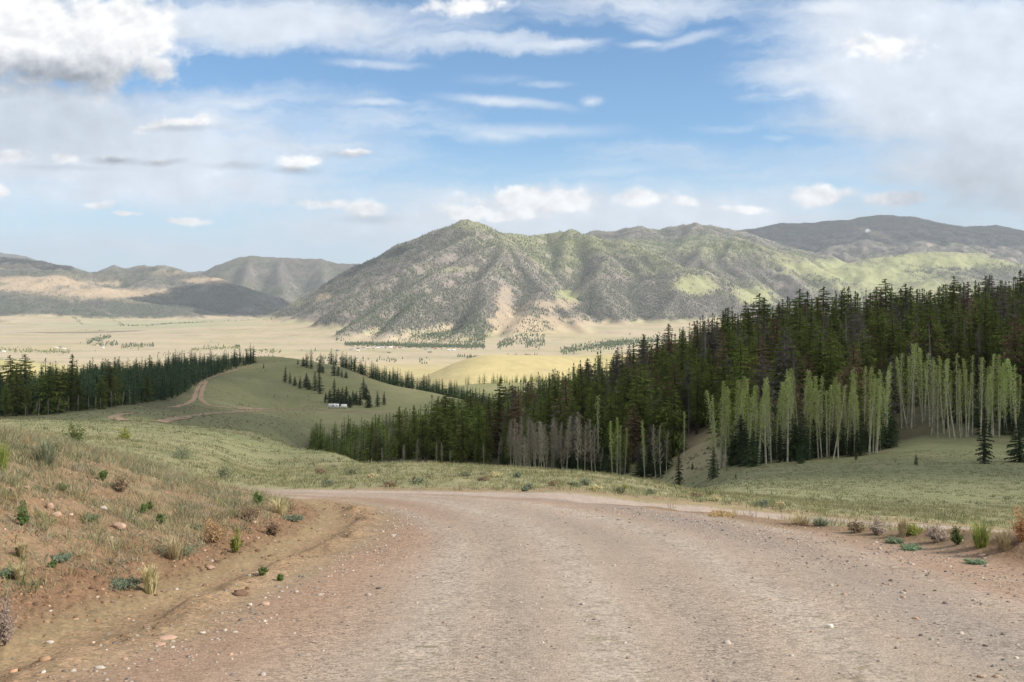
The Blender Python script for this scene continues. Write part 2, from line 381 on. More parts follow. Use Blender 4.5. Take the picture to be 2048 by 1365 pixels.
def ground_mat():
    m, g, b = new_mat("ground_cover")
    at = g.node('ShaderNodeAttribute', attribute_name='cover'); base = at.outputs['Color']
    rd = g.node('ShaderNodeAttribute', attribute_name='stony').outputs['Fac']
    gs = g.node('ShaderNodeAttribute', attribute_name='grassy').outputs['Fac']
    geo = g.node('ShaderNodeNewGeometry'); P = geo.outputs['Position']
    # broad mottling
    n1 = g.noise(P, 0.35, 5, 0.6); n2 = g.noise(P, 2.2, 5, 0.65); n3 = g.noise(P, 9, 4, 0.7); n4 = g.noise(P, 0.02, 5, 0.6)
    f = g.m('ADD', g.m('MULTIPLY', g.m('SUBTRACT', n1, .5), .5), g.m('MULTIPLY', g.m('SUBTRACT', n2, .5), .7))
    f = g.m('ADD', f, g.m('MULTIPLY', g.m('SUBTRACT', n3, .5), .8))
    f = g.m('ADD', g.m('MULTIPLY', f, g.m('SUBTRACT', 1.0, g.m('MULTIPLY', rd, .62))), 1.0)
    f = g.m('ADD', f, g.m('MULTIPLY', g.m('SUBTRACT', n4, .5), .35))
    c = g.v('SCALE', base); g.put(c.node.inputs['Scale'], f)
    # tussocks in grass: green and straw flecks
    n5 = g.noise(g.v('MULTIPLY', P, (1, 1, 1)), 1.1, 6, 0.75)
    c = g.mix(g.m('MULTIPLY', g.step(n5, .50, .66), g.m('MULTIPLY', gs, .55)), c, g.v('MULTIPLY', c, (0.62, 0.74, 0.55)))
    c = g.mix(g.m('MULTIPLY', g.step(n5, .47, .33), g.m('MULTIPLY', gs, .5)), c, g.v('MULTIPLY', c, (1.35, 1.22, 1.05)))
    # crumbly soil: dark clods and pale dry crumbs
    n6 = g.noise(P, 24, 5, .75); n7 = g.noise(P, 6.5, 5, .7); so = g.m('MULTIPLY', g.m('SUBTRACT', 1.0, gs), g.m('SUBTRACT', 1.0, g.step(rd, .75, .95)))
    c = g.mix(g.m('MULTIPLY', g.step(n6, .50, .62), g.m('MULTIPLY', so, .75)), c, g.v('MULTIPLY', c, (.50, .50, .52)))
    c = g.mix(g.m('MULTIPLY', g.step(n6, .47, .38), g.m('MULTIPLY', so, .6)), c, g.v('MULTIPLY', c, (1.35, 1.32, 1.25)))
    c = g.mix(g.m('MULTIPLY', g.step(n7, .50, .68), g.m('MULTIPLY', so, .6)), c, (.15, .125, .07, 1))
    # stones: cells of their own shade
    vo = g.node('ShaderNodeTexVoronoi'); g.put(vo.inputs['Vector'], P); vo.inputs['Scale'].default_value = 42; vo.inputs['Randomness'].default_value = 1
    cell = g.node('ShaderNodeSeparateColor'); g.l.new(vo.outputs['Color'], cell.inputs[0])
    vb = g.node('ShaderNodeTexVoronoi'); g.put(vb.inputs['Vector'], P); vb.inputs['Scale'].default_value = 17
    cellb = g.node('ShaderNodeSeparateColor'); g.l.new(vb.outputs['Color'], cellb.inputs[0])
    lit = g.m('ADD', 0.60, g.m('MULTIPLY', cell.outputs[0], 0.76))
    patch = g.step(g.noise(g.v('MULTIPLY', P, (1.0, .3, 1)), .9, 4, .6), .38, .64)
    lit = g.mix(g.m('ADD', .45, g.m('MULTIPLY', patch, .55)), 1.0, lit, t='FLOAT')
    big = g.m('MULTIPLY', g.m('GREATER_THAN', cellb.outputs[1], .93), g.m('LESS_THAN', vb.outputs['Distance'], .30))
    bigd = g.m('MULTIPLY', g.m('LESS_THAN', cellb.outputs[1], .09), g.m('LESS_THAN', vb.outputs['Distance'], .30))
    lit = g.m('ADD', lit, g.m('MULTIPLY', big, .20)); lit = g.m('SUBTRACT', lit, g.m('MULTIPLY', bigd, .45))
    k = g.mix(rd, 1.0, lit, t='FLOAT')
    c2 = g.v('SCALE', c); g.put(c2.node.inputs['Scale'], k)
    g.l.new(c2, b.inputs['Base Color'])
    hgt = g.m('ADD', g.m('MULTIPLY', g.m('SUBTRACT', 1.0, vo.outputs['Distance']), g.m('MULTIPLY', rd, .35)), g.m('MULTIPLY', n3, g.m('SUBTRACT', 1.2, rd)))
    hgt = g.m('ADD', hgt, g.m('MULTIPLY', big, .6))
    bp = g.node('ShaderNodeBump'); bp.inputs['Strength'].default_value = 0.55; bp.inputs['Distance'].default_value = 0.03
    g.l.new(hgt, bp.inputs['Height']); g.l.new(bp.outputs[0], b.inputs['Normal'])
    return m
M_GROUND = ground_mat()

def leaf_mat(name, c1, c2, scale=0.6, trans=0.0, spread=0.25):
    m, g, b = new_mat(name)
    oi = g.node('ShaderNodeObjectInfo'); tc = g.node('ShaderNodeNewGeometry')
    n = g.noise(tc.outputs['Position'], scale, 3, .6)
    c = g.mix(g.step(n, .35, .65), (*c1, 1), (*c2, 1))
    hs = g.node('ShaderNodeHueSaturation'); g.l.new(c, hs.inputs['Color'])
    g.put(hs.inputs['Value'], g.m('ADD', 1 - spread, g.m('MULTIPLY', oi.outputs['Random'], 2 * spread)))
    g.put(hs.inputs['Hue'], g.m('ADD', .485, g.m('MULTIPLY', oi.outputs['Random'], .03)))
    g.l.new(hs.outputs[0], b.inputs['Base Color'])
    if trans:
        t = g.node('ShaderNodeBsdfTranslucent'); g.l.new(hs.outputs[0], t.inputs[0])
        mx = g.node('ShaderNodeMixShader'); mx.inputs[0].default_value = trans
        g.l.new(b.outputs[0], mx.inputs[1]); g.l.new(t.outputs[0], mx.inputs[2])
        g.l.new(mx.outputs[0], g.n['Material Output'].inputs['Surface'])
    return m
M_PINE = leaf_mat("pine_needles", (.078, .098, .020), (.155, .182, .042), .5, .15, .35)
M_SPRUCE = leaf_mat("spruce_needles", (.030, .050, .020), (.055, .080, .033), .5, .1, .25)
M_DEAD = leaf_mat("dead_needles", (.115, .104, .084), (.17, .152, .122), .5, 0, .3)
M_BROWN = leaf_mat("brown_needles", (.155, .108, .055), (.205, .150, .085), .5, .1, .25)
M_BARK = leaf_mat("conifer_bark", (.055, .042, .030), (.10, .08, .06), 2, 0, .2)
M_ASPB = leaf_mat("aspen_bark", (.42, .40, .31), (.27, .255, .195), 1.4, 0, .2)
M_ASPL = leaf_mat("aspen_leaves", (.33, .40, .10), (.46, .51, .20), .8, .5, .25)
M_TWIG = leaf_mat("bare_twigs", (.30, .27, .20), (.40, .36, .28), 1, 0, .2)

# ------------------------------------------------------------------ ground sheet
C_ROAD = (.325, .257, .202); C_RED = (.235, .155, .095); C_TAN = (.300, .205, .120); C_SHLD = (.290, .20, .14)
C_DRY = (.275, .248, .14); C_GREEN = (.190, .190, .098); C_OLIVE = (.180, .185, .085); C_STRAW = (.40, .34, .20); C_DARKSOIL = (.17, .095, .055)

def near_cover(x, y):
    le, re, ft, road, strip, s, wob = near_parts(x, y)
    n1 = fbm(x, y, 1.3, 4, .6, ox=21); n2 = fbm(x, y, 6, 4, ox=22); n3 = fbm(x, y, .35, 3, .6, ox=23); n4 = fbm(x, y, 40, 3, ox=24)
    N = len(x)
    c = np.tile(np.array(C_GREEN), (N, 1))
    c = mixc(c, C_DRY, sst(n2 + .4 * n1, -.1, .7) * .7)
    c = mixc(c, C_DRY, (1 - sst(y, 34, 60)) * .55)                       # dry tussocks round the bend
    c = mixc(c, (.16, .19, .085), sst(n4 + .3 * n2, -.1, .5) * sst(y, 30, 90) * .45)
    c = mixc(c, (.150, .162, .082), sst(x, 6, 16) * sst(y, 26, 40) * (.45 + .35 * n1))  # right meadow: cloud shade put into the cover colour
    c = mixc(c, (.27, .225, .14), sst(n2 + .5 * n4, .25, .7) * sst(y, 24, 40) * .6)
    # cut bank: bare red soil between the plants
    bankm = sst(s, -.9, .2) * (1 - sst(s + 1.2 * n1, 6.0, 9.5)) * (1 - sst(y, 19, 27)) 
    soil = np.tile(np.array(C_RED), (N, 1))
    soil = mixc(soil, C_TAN, sst(n1 + .6 * n3, .0, .7) * .75)
    soil = mixc(soil, C_DARKSOIL, sst(-n1 - .5 * n3, .1, .6) * .6)
    soil = mixc(soil, (.21, .185, .105), sst(n2 + .7 * n1, -.15, .6) * sst(s, .6, 2.8) * .7)
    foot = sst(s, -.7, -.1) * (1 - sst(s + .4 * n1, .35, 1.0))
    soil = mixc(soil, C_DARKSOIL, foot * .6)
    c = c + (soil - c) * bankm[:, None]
    # ditch and shoulders
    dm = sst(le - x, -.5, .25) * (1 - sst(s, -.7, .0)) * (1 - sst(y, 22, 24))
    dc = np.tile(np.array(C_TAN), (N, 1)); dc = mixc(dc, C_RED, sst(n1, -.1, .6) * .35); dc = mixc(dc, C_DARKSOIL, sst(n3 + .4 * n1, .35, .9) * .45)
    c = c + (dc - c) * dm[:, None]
    rm = sst(x - re, -.6, .0) * (1 - sst(x - re + .5 * n1, .9, 1.9) * 1) * (1 - sst(y, 21, 23))
    c = mixc(c, (.215, .135, .088), rm * (.75 + .25 * sst(n1, -.3, .4)))
    # verge round the bend
    vg = (1 - sst(np.abs(y - 23.9 - .35 * n1), .3, 1.2)) * (1 - sst(x, 6, 14)) * sst(x, -9, -3)
    c = mixc(c, (.27, .185, .12), vg * .7)
    vr = (1 - sst(np.abs(y - np.interp(x, [0, 6, 14], [23.6, 22.6, 23.8]) - .3 * n1), .2, .9)) * sst(x, 0, 3)
    c = mixc(c, (.26, .19, .11), vr * .6)
    # gravel
    rc = np.tile(np.array(C_ROAD), (N, 1))
    red = np.maximum(sst(x - re, -2.6 - .5 * n2, -.9) * (.75 + .25 * n1), sst(le - x, -1.9 - .5 * n2, -.5))
    rc = mixc(rc, (.285, .188, .128), np.clip(red, 0, 1) * .9)
    acr = (x - (le + re) / 2)
    tr = np.exp(-((acr + .95) / .30) ** 2) + np.exp(-((acr - .75) / .30) ** 2) + .8 * np.exp(-((acr + 2.35) / .28) ** 2) + .7 * np.exp(-((acr - 2.75) / .25) ** 2)
    rc = mixc(rc, (.40, .345, .29), np.clip(tr, 0, 1) * .85 * (0.75 + .35 * n2))
    rc = mixc(rc, (.235, .205, .180), (np.exp(-((acr - 2.0) / .55) ** 2) + .6 * np.exp(-((acr + .1) / .28) ** 2) + .5 * np.exp(-((acr + 1.7) / .25) ** 2)) * .8 * np.clip(.7 + n2, 0, 1))
    rc = mixc(rc, (.30, .245, .185), sst(n2 + .5 * n1, .0, .7) * .4)
    rc = mixc(rc, (.37, .30, .25), strip * (1 - road) * .9)
    rr = np.maximum(road, strip)
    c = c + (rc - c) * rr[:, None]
    stony = np.maximum(np.maximum(rr, dm * .7), np.maximum(bankm * .45, rm * .5))
    stony = stony * (1 - .35 * np.clip(tr, 0, 1) * road)
    grassy = np.clip(1 - np.maximum(np.maximum(rr, dm), np.maximum(bankm * .8, rm * .7)), 0, 1)
    return c, stony, grassy, rr

def far_cover(x, y):
    """cover of the middle hills, by plan position"""
    N = len(x); u = x / y
    n1 = fbm(x, y, 60, 4, ox=31); n2 = fbm(x, y, 260, 4, ox=32); n3 = fbm(x, y, 14, 3, ox=33)
    c = np.tile(np.array((.215, .212, .098)), (N, 1))
    c = mixc(c, (.31, .275, .165), sst(n1 + .5 * n3, -.1, .7) * .6)
    c = mixc(c, (.170, .180, .082), sst(n2 + .3 * n1, .0, .6) * .6)
    lit = np.array((.36, .32, .15))
    c = mixc(c, lit, sst(y, 1300, 1900) * .85)
    c = mixc(c, (.30, .20, .13), sst(n1 + n3 * .5, .45, .8) * .4 * sst(y, 600, 900))
    # needle litter under the woods
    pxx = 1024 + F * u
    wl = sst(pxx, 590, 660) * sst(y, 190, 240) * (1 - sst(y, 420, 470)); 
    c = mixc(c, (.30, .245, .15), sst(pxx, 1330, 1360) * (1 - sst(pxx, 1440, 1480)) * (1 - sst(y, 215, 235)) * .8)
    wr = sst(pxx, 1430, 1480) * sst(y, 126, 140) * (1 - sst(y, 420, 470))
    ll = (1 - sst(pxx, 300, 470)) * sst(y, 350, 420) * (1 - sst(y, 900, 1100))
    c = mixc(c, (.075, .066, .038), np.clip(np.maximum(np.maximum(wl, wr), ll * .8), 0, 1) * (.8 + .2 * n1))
    return c

def floor_mask(x, y):
    px = 1024 + F * x / y
    f_ = np.interp(px, [600, 900, 1000, 1200, 1350, 1440, 1470, 1700, 1800, 1900, 2300], [300, 232, 222, 200, 178, 178, 131, 130, 138, 148, 136])
    return sst(y + 5 * fbm(x, y, 9, 3, ox=97), f_ - 3, f_ + 5) * sst(px, 600, 700)

def build_ground():
    us = np.concatenate([-np.geomspace(4, .81, 40), np.linspace(-.80, .80, 820), np.geomspace(.81, 4, 40)]); nc = len(us)
    ys = np.concatenate([np.arange(-30, .7, .4), np.exp(np.concatenate([np.arange(math.log(.7), math.log(5), .02), np.arange(math.log(5), math.log(60), .0058)]))])
    # the sheet also runs beside and behind the camera
    X = (us[None, :] * np.maximum(ys, 6)[:, None]).ravel(); Y = np.repeat(ys, nc)
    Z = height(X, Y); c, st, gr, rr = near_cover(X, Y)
    co = np.stack([X, Y, Z], 1); f = grid_faces(len(ys), nc)
    isroad = rr[f].mean(1) > .5
    A = dict(cover=c, stony=st, grassy=gr)
    tag(sub_mesh('ground', co, f[~isroad], M_GROUND, A), kind='structure')
    tag(sub_mesh('gravel_road', co, f[isroad], M_GROUND, A), kind='structure')
    y0 = ys[-1]
    ys = np.exp(np.linspace(math.log(y0), math.log(3300), 430))
    us = np.concatenate([-np.geomspace(3, .81, 30), np.linspace(-.80, .80, 760), np.geomspace(.81, 3, 30)]); nc = len(us)
    X = (us[None, :] * ys[:, None]).ravel(); Y = np.repeat(ys, nc)
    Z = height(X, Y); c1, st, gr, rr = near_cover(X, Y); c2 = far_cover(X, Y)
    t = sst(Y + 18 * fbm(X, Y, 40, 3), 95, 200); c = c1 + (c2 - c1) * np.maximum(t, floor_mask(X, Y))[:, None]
    co = np.stack([X, Y, Z], 1)
    co[Y <= y0 + .01, 2] -= 0.0
    tag(mesh_np('hillside', co, grid_faces(len(ys), nc), M_GROUND, dict(cover=c, stony=st * 0, grassy=np.ones(len(X)))), kind='structure')
build_ground()

# the two-track dirt roads on the far hill: thin sheets laid on the ground
def ribbon(name, pts, width, mat, lift=.12):
    P = [Vector(hit(px, py, ymin=180)) if not isinstance(px, tuple) else Vector(px) for px, py in pts]
    Q = []
    for i in range(len(P) - 1):
        p0 = P[max(i - 1, 0)]; p1 = P[i]; p2 = P[i + 1]; p3 = P[min(i + 2, len(P) - 1)]
        for k in range(10):
            t = k / 10
            Q.append(.5 * ((2 * p1) + (p2 - p0) * t + (2 * p0 - 5 * p1 + 4 * p2 - p3) * t * t + (3 * p1 - p0 - 3 * p2 + p3) * t ** 3))
    Q.append(P[-1]); co = []
    nw = 5
    for i, q in enumerate(Q):
        d = (Q[min(i + 1, len(Q) - 1)] - Q[max(i - 1, 0)]); d.z = 0
        n = Vector((-d.y, d.x, 0)).normalized() if d.length > 0 else Vector((1, 0, 0))
        ww = width * (1 + .25 * math.sin(i * 1.7) + .15 * math.sin(i * .6))
        for k in range(nw):
            w = q + n * ww * (k / (nw - 1) - .5)
            co.append((w.x, w.y, 0))
    co = np.array(co); co[:, 2] = height(co[:, 0], co[:, 1]) + lift
    o = mesh_np(name, co, grid_faces(len(Q), nw), mat)
    return tag(o, kind='structure')

def dirt_mat():
    m, g, b = new_mat("track_dirt")
    P = g.node('ShaderNodeNewGeometry').outputs['Position']
    n = g.noise(P, .25, 4, .6)
    g.l.new(g.mix(n, (.32, .215, .135, 1), (.41, .30, .205, 1)), b.inputs['Base Color'])
    return m
M_TRACK = dirt_mat()
ribbon('dirt_track', [(505, 733), (480, 738), (455, 745), (430, 753), (408, 762), (398, 772), (392, 785), (388, 798), (378, 806), (360, 812), (340, 815)], 2.6, M_TRACK)
ribbon('dirt_track', [(412, 763), (407, 775), (403, 788), (402, 797), (410, 806), (422, 813)], 2.6, M_TRACK)
ribbon('dirt_track', [(320, 845), (350, 838), (390, 832), (450, 826), (520, 822), (590, 819), (655, 819)], 3.0, M_TRACK)
ribbon('dirt_track', [(248, 842), (234, 838), (228, 834), (240, 830), (262, 827)], 3.2, M_TRACK)
ribbon('dirt_track', [(422, 813), (480, 818), (540, 819), (655, 822), (720, 824), (790, 826)], 4.6, M_TRACK, .18)

# ------------------------------------------------------------------ valley and mountains
RIDGES = [  # (slope, [(px, py, distance)...])
 (.66, [(480, 648, 7900), (560, 622, 8000), (640, 578, 8100), (720, 530, 8200), (800, 490, 8250), (870, 465, 8300), (930, 440, 8300), (960, 450, 8400), (1000, 467, 8600), (1050, 470, 8900), (1090, 474, 9100), (1140, 465, 9000), (1180, 472, 8900), (1240, 482, 8800), (1300, 505, 8600), (1345, 532, 8400), (1375, 562, 8200)]),
 (.80, [(937, 476, 8000), (879, 505, 7700), (810, 540, 7400), (750, 570, 7200), (700, 600, 7000)]),
 (.80, [(1010, 486, 8100), (948, 509, 7700), (896, 536, 7400), (844, 564, 7050), (790, 596, 6800), (740, 630, 6500), (700, 655, 6050)]),
 (.84, [(1010, 486, 8100), (1000, 520, 7600), (965, 563, 7100), (906, 574, 6850), (844, 598, 6650), (800, 640, 6200), (770, 672, 5800)]),
 (.84, [(965, 563, 7100), (975, 600, 6650), (950, 645, 6150), (900, 678, 5750)]),
 (.84, [(1010, 486, 8100), (1045, 530, 7700), (1090, 580, 7300), (1140, 632, 6800), (1170, 665, 6400)]),
 (.55, [(1080, 585, 7200), (1060, 625, 6600), (1030, 655, 6200), (1020, 680, 5900)]),
 (.40, [(1000, 640, 6450), (1060, 636, 6600), (1130, 642, 6750), (1180, 668, 6600)]),
 (.75, [(1140, 465, 9000), (1130, 510, 8500), (1120, 545, 8100)]),
 (.70, [(1180, 472, 8900), (1215, 520, 8300), (1190, 560, 7800), (1215, 600, 7450), (1240, 640, 7150)]),
 (.70, [(1240, 482, 8800), (1290, 540, 8250), (1330, 580, 8000)]),
 (.62, [(1235, 612, 7700), (1270, 583, 7850), (1300, 562, 7950), (1335, 543, 8050), (1390, 540, 8200), (1440, 560, 8250), (1480, 585, 8200)]),
 (.62, [(1335, 543, 8050), (1360, 590, 7650), (1330, 625, 7350)]),
 (.62, [(1440, 560, 8250), (1480, 600, 7800), (1440, 640, 7400)]),
 (.60, [(1330, 515, 9300), (1370, 495, 9500), (1410, 484, 9600), (1470, 479, 9600), (1540, 500, 9500), (1590, 515, 9400), (1640, 540, 9200)]),
 (.66, [(1410, 484, 9600), (1400, 520, 9000), (1440, 545, 8700)]),
 (.66, [(1470, 479, 9600), (1450, 520, 9100), (1500, 560, 8600), (1530, 600, 8200)]),
 (.66, [(1540, 500, 9500), (1570, 545, 9000), (1620, 590, 8500)]),
 (.36, [(1150, 474, 11600), (1200, 463, 11600), (1280, 457, 11500), (1320, 462, 11600), (1390, 451, 11500), (1440, 459, 11600), (1480, 468, 11700), (1540, 500, 11700)]),
 (.45, [(1390, 451, 11500), (1380, 480, 10800), (1360, 500, 10300)]),
 (.30, [(1400, 475, 14200), (1470, 463, 14300), (1560, 449, 14200), (1640, 446, 14200), (1700, 440, 14000), (1760, 432, 14000), (1830, 436, 14000), (1880, 447, 14000), (1930, 456, 14000), (1990, 452, 14000), (2060, 472, 14000), (2200, 480, 14000), (2450, 500, 14000)]),
 (.42, [(1760, 432, 14000), (1700, 495, 12600), (1650, 535, 11700)]),
 (.42, [(1830, 436, 14000), (1890, 490, 12700), (1960, 520, 11900)]),
 (.42, [(1640, 446, 14200), (1590, 485, 12900), (1560, 500, 12300)]),
 (.42, [(1990, 452, 14000), (2040, 505, 12800), (2080, 520, 12000)]),
 (.40, [(1600, 562, 9500), (1640, 547, 9600), (1700, 530, 9700), (1740, 522, 9800), (1800, 514, 9900), (1860, 509, 9900), (1960, 511, 9900), (2005, 528, 9800), (2060, 545, 9800), (2250, 548, 9800)]),
 (.50, [(1740, 522, 9800), (1730, 560, 9200), (1690, 600, 8600)]),
 (.50, [(1960, 511, 9900), (1900, 548, 9300), (1820, 580, 8800)]),
 (.45, [(1900, 560, 9200), (2000, 565, 9000), (2200, 560, 8900)]),
 (.34, [(1200, 672, 7000), (1270, 655, 7100), (1380, 648, 7200), (1500, 640, 7300), (1700, 640, 7300), (1900, 640, 7300), (2200, 640, 7200)]),
 # west range
 (.34, [(-300, 505, 12200), (-100, 508, 12200), (0, 516, 12000), (50, 522, 12000), (110, 531, 12000), (180, 549, 11900), (215, 560, 11800)]),
 (.36, [(170, 560, 12300), (200, 546, 12300), (240, 538, 12200), (275, 530, 12200), (330, 537, 12000), (380, 549, 11800), (430, 559, 11600), (480, 578, 11400), (505, 596, 11300), (513, 604, 11250)]),
 (.32, [(-250, 560, 10800), (-60, 550, 11000), (20, 543, 11000), (110, 541, 11000), (180, 563, 10900), (240, 582, 10800), (300, 598, 10600), (360, 610, 10500), (420, 625, 10400)]),
 (.38, [(-60, 590, 10400), (0, 578, 10500), (60, 580, 10500), (90, 600, 10200)]),
 (.40, [(120, 600, 10300), (180, 595, 10350), (250, 600, 10300), (330, 612, 10250), (380, 625, 10150)]),
 (.42, [(430, 559, 11600), (400, 585, 11000), (370, 605, 10700)]),
 (.42, [(330, 537, 12000), (300, 560, 11400), (290, 575, 11100)]),
 (.50, [(350, 600, 14500), (400, 558, 14500), (440, 532, 14500), (475, 517, 14500), (500, 513, 14500), (560, 518, 14600), (640, 520, 14700), (680, 529, 14700), (760, 532, 14700), (850, 545, 14700)]),
 (.70, [(500, 513, 14500), (490, 560, 13500), (480, 590, 12900)]),
 (.65, [(560, 518, 14600), (560, 565, 13500), (570, 590, 13000)]),
 (.60, [(640, 520, 14700), (650, 570, 13600)]),
 (.40, [(-300, 500, 21000), (0, 506, 21000), (45, 513, 21000), (90, 530, 21000)]),
 (.60, [(185, 550, 17000), (205, 540, 17000), (228, 531, 17000), (250, 538, 17000), (280, 548, 17000)]),
 (.40, [(360, 548, 21000), (400, 543, 21000), (440, 546, 21000)]),
]
VY = np.array([2400, 2700, 3300, 3900, 5000, 6000, 8000, 10500, 14000, 26000.]); 

def valley_z(x, y):
    z = np.full(np.shape(x), -300.0) + EYE
    z = z + 7 * fbm(x, y, 900, 3, ox=41) + 2 * fbm(x, y, 200, 3, ox=42)
    # yellow knoll below the near hills
    def bump(px, py, Y, rx, ry, zz):
        xc = (px - 1024) / F * Y; d = np.hypot((x - xc) / rx, (y - Y) / ry)
        return zz * np.exp(-d ** 2 * 1.3)
    z = z + bump(955, 0, 2950, 200, 420, 90) + bump(1115, 0, 3050, 200, 380, 76) + bump(1240, 0, 3300, 200, 300, 75) 
    z = z + bump(20, 0, 3250, 330, 330, 58) + bump(-250, 0, 3000, 330, 330, 70) + bump(90, 0, 9300, 700, 380, 40) + bump(-100, 0, 8800, 900, 500, 60) + bump(280, 0, 9500, 380, 260, 22)
    # gentle fans at the mountain feet
    fan, _ = seg_dist(x, y, [((520 - 1024) / F * 7900, 7900, 0), ((700 - 1024) / F * 7400, 7400, 0), ((900 - 1024) / F * 7000, 7000, 0), ((1300 - 1024) / F * 7500, 7500, 0), ((2100 - 1024) / F * 7500, 7500, 0)])
    z = z + np.maximum(0, 60 - fan * .045)
    return z

def mountain_z(x, y):
    z = np.full(np.shape(x), -2000.0)
    g1 = fbm(x, y, 420, 3, ox=51)
    for sl_, pts in RIDGES:
        P = [((px - 1024) / F * Y, Y, EYE + (YH - py) / F * Y) for px, py, Y in pts]
        hb = np.full(np.shape(x), -3000.0)
        for a, b in zip(P[:-1], P[1:]):
            d, zr = seg_dist(x, y, [a, b])
            w = np.sqrt(d * d + 40 ** 2) - 40
            hb = np.maximum(hb, zr - sl_ * w * (1 + .18 * g1) + .000022 * np.minimum(w, 2200) ** 2)
        h = hb
        m = np.maximum(z, h); dd = np.abs(z - h); k = 26.0
        z = m + np.where(dd < k, (k - dd) ** 2 / (4 * k), 0)
    return z

def build_far():
    nr, nc = 560, 980
    us = np.linspace(-.72, .72, nc)
    ys = np.concatenate([np.exp(np.linspace(math.log(2350), math.log(6000), 130)), np.exp(np.linspace(math.log(6000), math.log(15500), 400))[1:], np.exp(np.linspace(math.log(15500), math.log(26000), 40))[1:]])
    nr = len(ys)
    X = (us[None, :] * ys[:, None]).ravel(); Y = np.repeat(ys, nc)
    V = valley_z(X, Y); V = np.where(Y < 2700, V - (2700 - Y) * .12, V)
    M = np.full(len(X), -2000.0); k = Y > 5500
    M[k] = mountain_z(X[k], Y[k])
    rel = np.clip((M - V) / 500, 0, 1)
    nz = 1 - .5 * sst(X, -2600, -2000) * (1 - sst(X, 500, 900)) * (Y < 8900)
    M2 = M + nz * rel * (30 * (ridged(X, Y * .8, 330, 3, .5, ox=67) - .4) + 52 * (ridged(X, Y, 700, 4, .5, ox=61) - .45) + 16 * fbm(X, Y, 150, 3, ox=62)) * np.where(Y > 13000, .55, 1)
    # keep the crest lines where they are seen
    Z = np.maximum(V, M2); dd = np.abs(V - M2); Z = Z + np.where(dd < 24, (24 - dd) ** 2 / 96, 0)
    hm = Z - V
    px = 1024 + F * X / Y; py = YH - F * (Z - EYE) / Y
    ZZ = Z.reshape(nr, nc)
    gy = np.gradient(ZZ, axis=0) / np.gradient(ys)[:, None]; gx = np.gradient(ZZ, axis=1) / (us[1] - us[0]) / ys[:, None]
    gx = gx.ravel(); gy = gy.ravel()
    n1 = fbm(X, Y, 700, 5, .55, ox=71); n2 = fbm(X, Y, 180, 4, .6, ox=72); n3 = fbm(X, Y, 2200, 3, ox=73); n4 = fbm(X, Y, 60, 3, ox=74)
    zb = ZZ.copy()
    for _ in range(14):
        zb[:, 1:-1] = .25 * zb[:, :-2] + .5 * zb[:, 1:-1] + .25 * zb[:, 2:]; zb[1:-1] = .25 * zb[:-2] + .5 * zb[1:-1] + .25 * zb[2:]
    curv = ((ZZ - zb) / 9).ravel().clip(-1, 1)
    N = len(X)
    def spot(cx, cy, Yc, rx, ry, soft=.5):
        """cover patch given in plan metres round the place (cx, cy in the photograph at distance Yc)"""
        x0 = (cx - 1024) / F * Yc
        d = np.hypot((X - x0) / (rx / F * Yc), (py - cy) / ry * 1.0 + 0 * Y) + .65 * n2 + .35 * n4 + .3 * n1
        return (1 - sst(d, 1 - soft, 1 + soft)) * (np.abs(Y - Yc) < 1500)
    # plain
    c = np.tile(np.array((.45, .37, .255)), (N, 1))
    c = mixc(c, (.44, .37, .21), sst(n1 + .3 * n2, -.1, .5) * .8)
    c = mixc(c, (.47, .33, .23), sst(n2 + .5 * n3, .2, .7) * .5)
    yel = (1 - sst(Y, 3600, 4300)); c = mixc(c, (.46, .385, .17), yel * .8)
    c = mixc(c, (.28, .30, .12), yel * sst(n1, .0, .5) * .5)
    stripes = np.sin(Y / 95 + 3 * n1); c = mixc(c, (.34, .33, .18), sst(stripes, .2, .9) * (Y > 4300) * .5)
    cw = spot(350, 650, 8600, 230, 9); c = mixc(c, (.35, .37, .22), cw * .6)
    # mountain sides
    mt = np.tile(np.array((.170, .152, .130)), (N, 1))
    mt = mixc(mt, (.150, .158, .095), sst(n1 + .4 * n2, -.2, .5) * .7)
    mt = mixc(mt, (.245, .215, .180), sst(n2 - n1 * .5, .1, .6) * .5)
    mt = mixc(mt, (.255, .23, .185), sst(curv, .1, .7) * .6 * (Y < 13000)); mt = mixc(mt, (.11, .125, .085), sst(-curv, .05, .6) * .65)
    green = sst(hm / 800 + .6 * n1 + .35 * n2 - .15, .25, .75) * (Y < 11000) * sst(px, 900, 1100)
    green = np.maximum(green * .6, sst(n2 + n1, .55, .95) * .6 * (px > 700))
    mt = mixc(mt, (.235, .250, .110), green * .8)
    for (a, b, Yc, rx, ry, w) in [(1700, 545, 9500, 130, 22, .95), (1880, 522, 9700, 130, 16, .9), (1800, 580, 9100, 160, 30, .75), (1390, 570, 7900, 45, 20, .8), (1510, 590, 8100, 60, 20, .85), (1580, 525, 9100, 40, 18, .6),
                                   (1130, 590, 8000, 30, 12, .9), (950, 450, 8300, 60, 10, .7), (1100, 480, 9000, 130, 14, .5), (900, 540, 7500, 60, 6, .5), (1350, 500, 9000, 200, 12, .35), (560, 605, 8100, 70, 9, .6)]:
        mt = mixc(mt, (.33, .335, .165) if b > 500 else (.26, .27, .13), spot(a, b, Yc, rx, ry) * w)
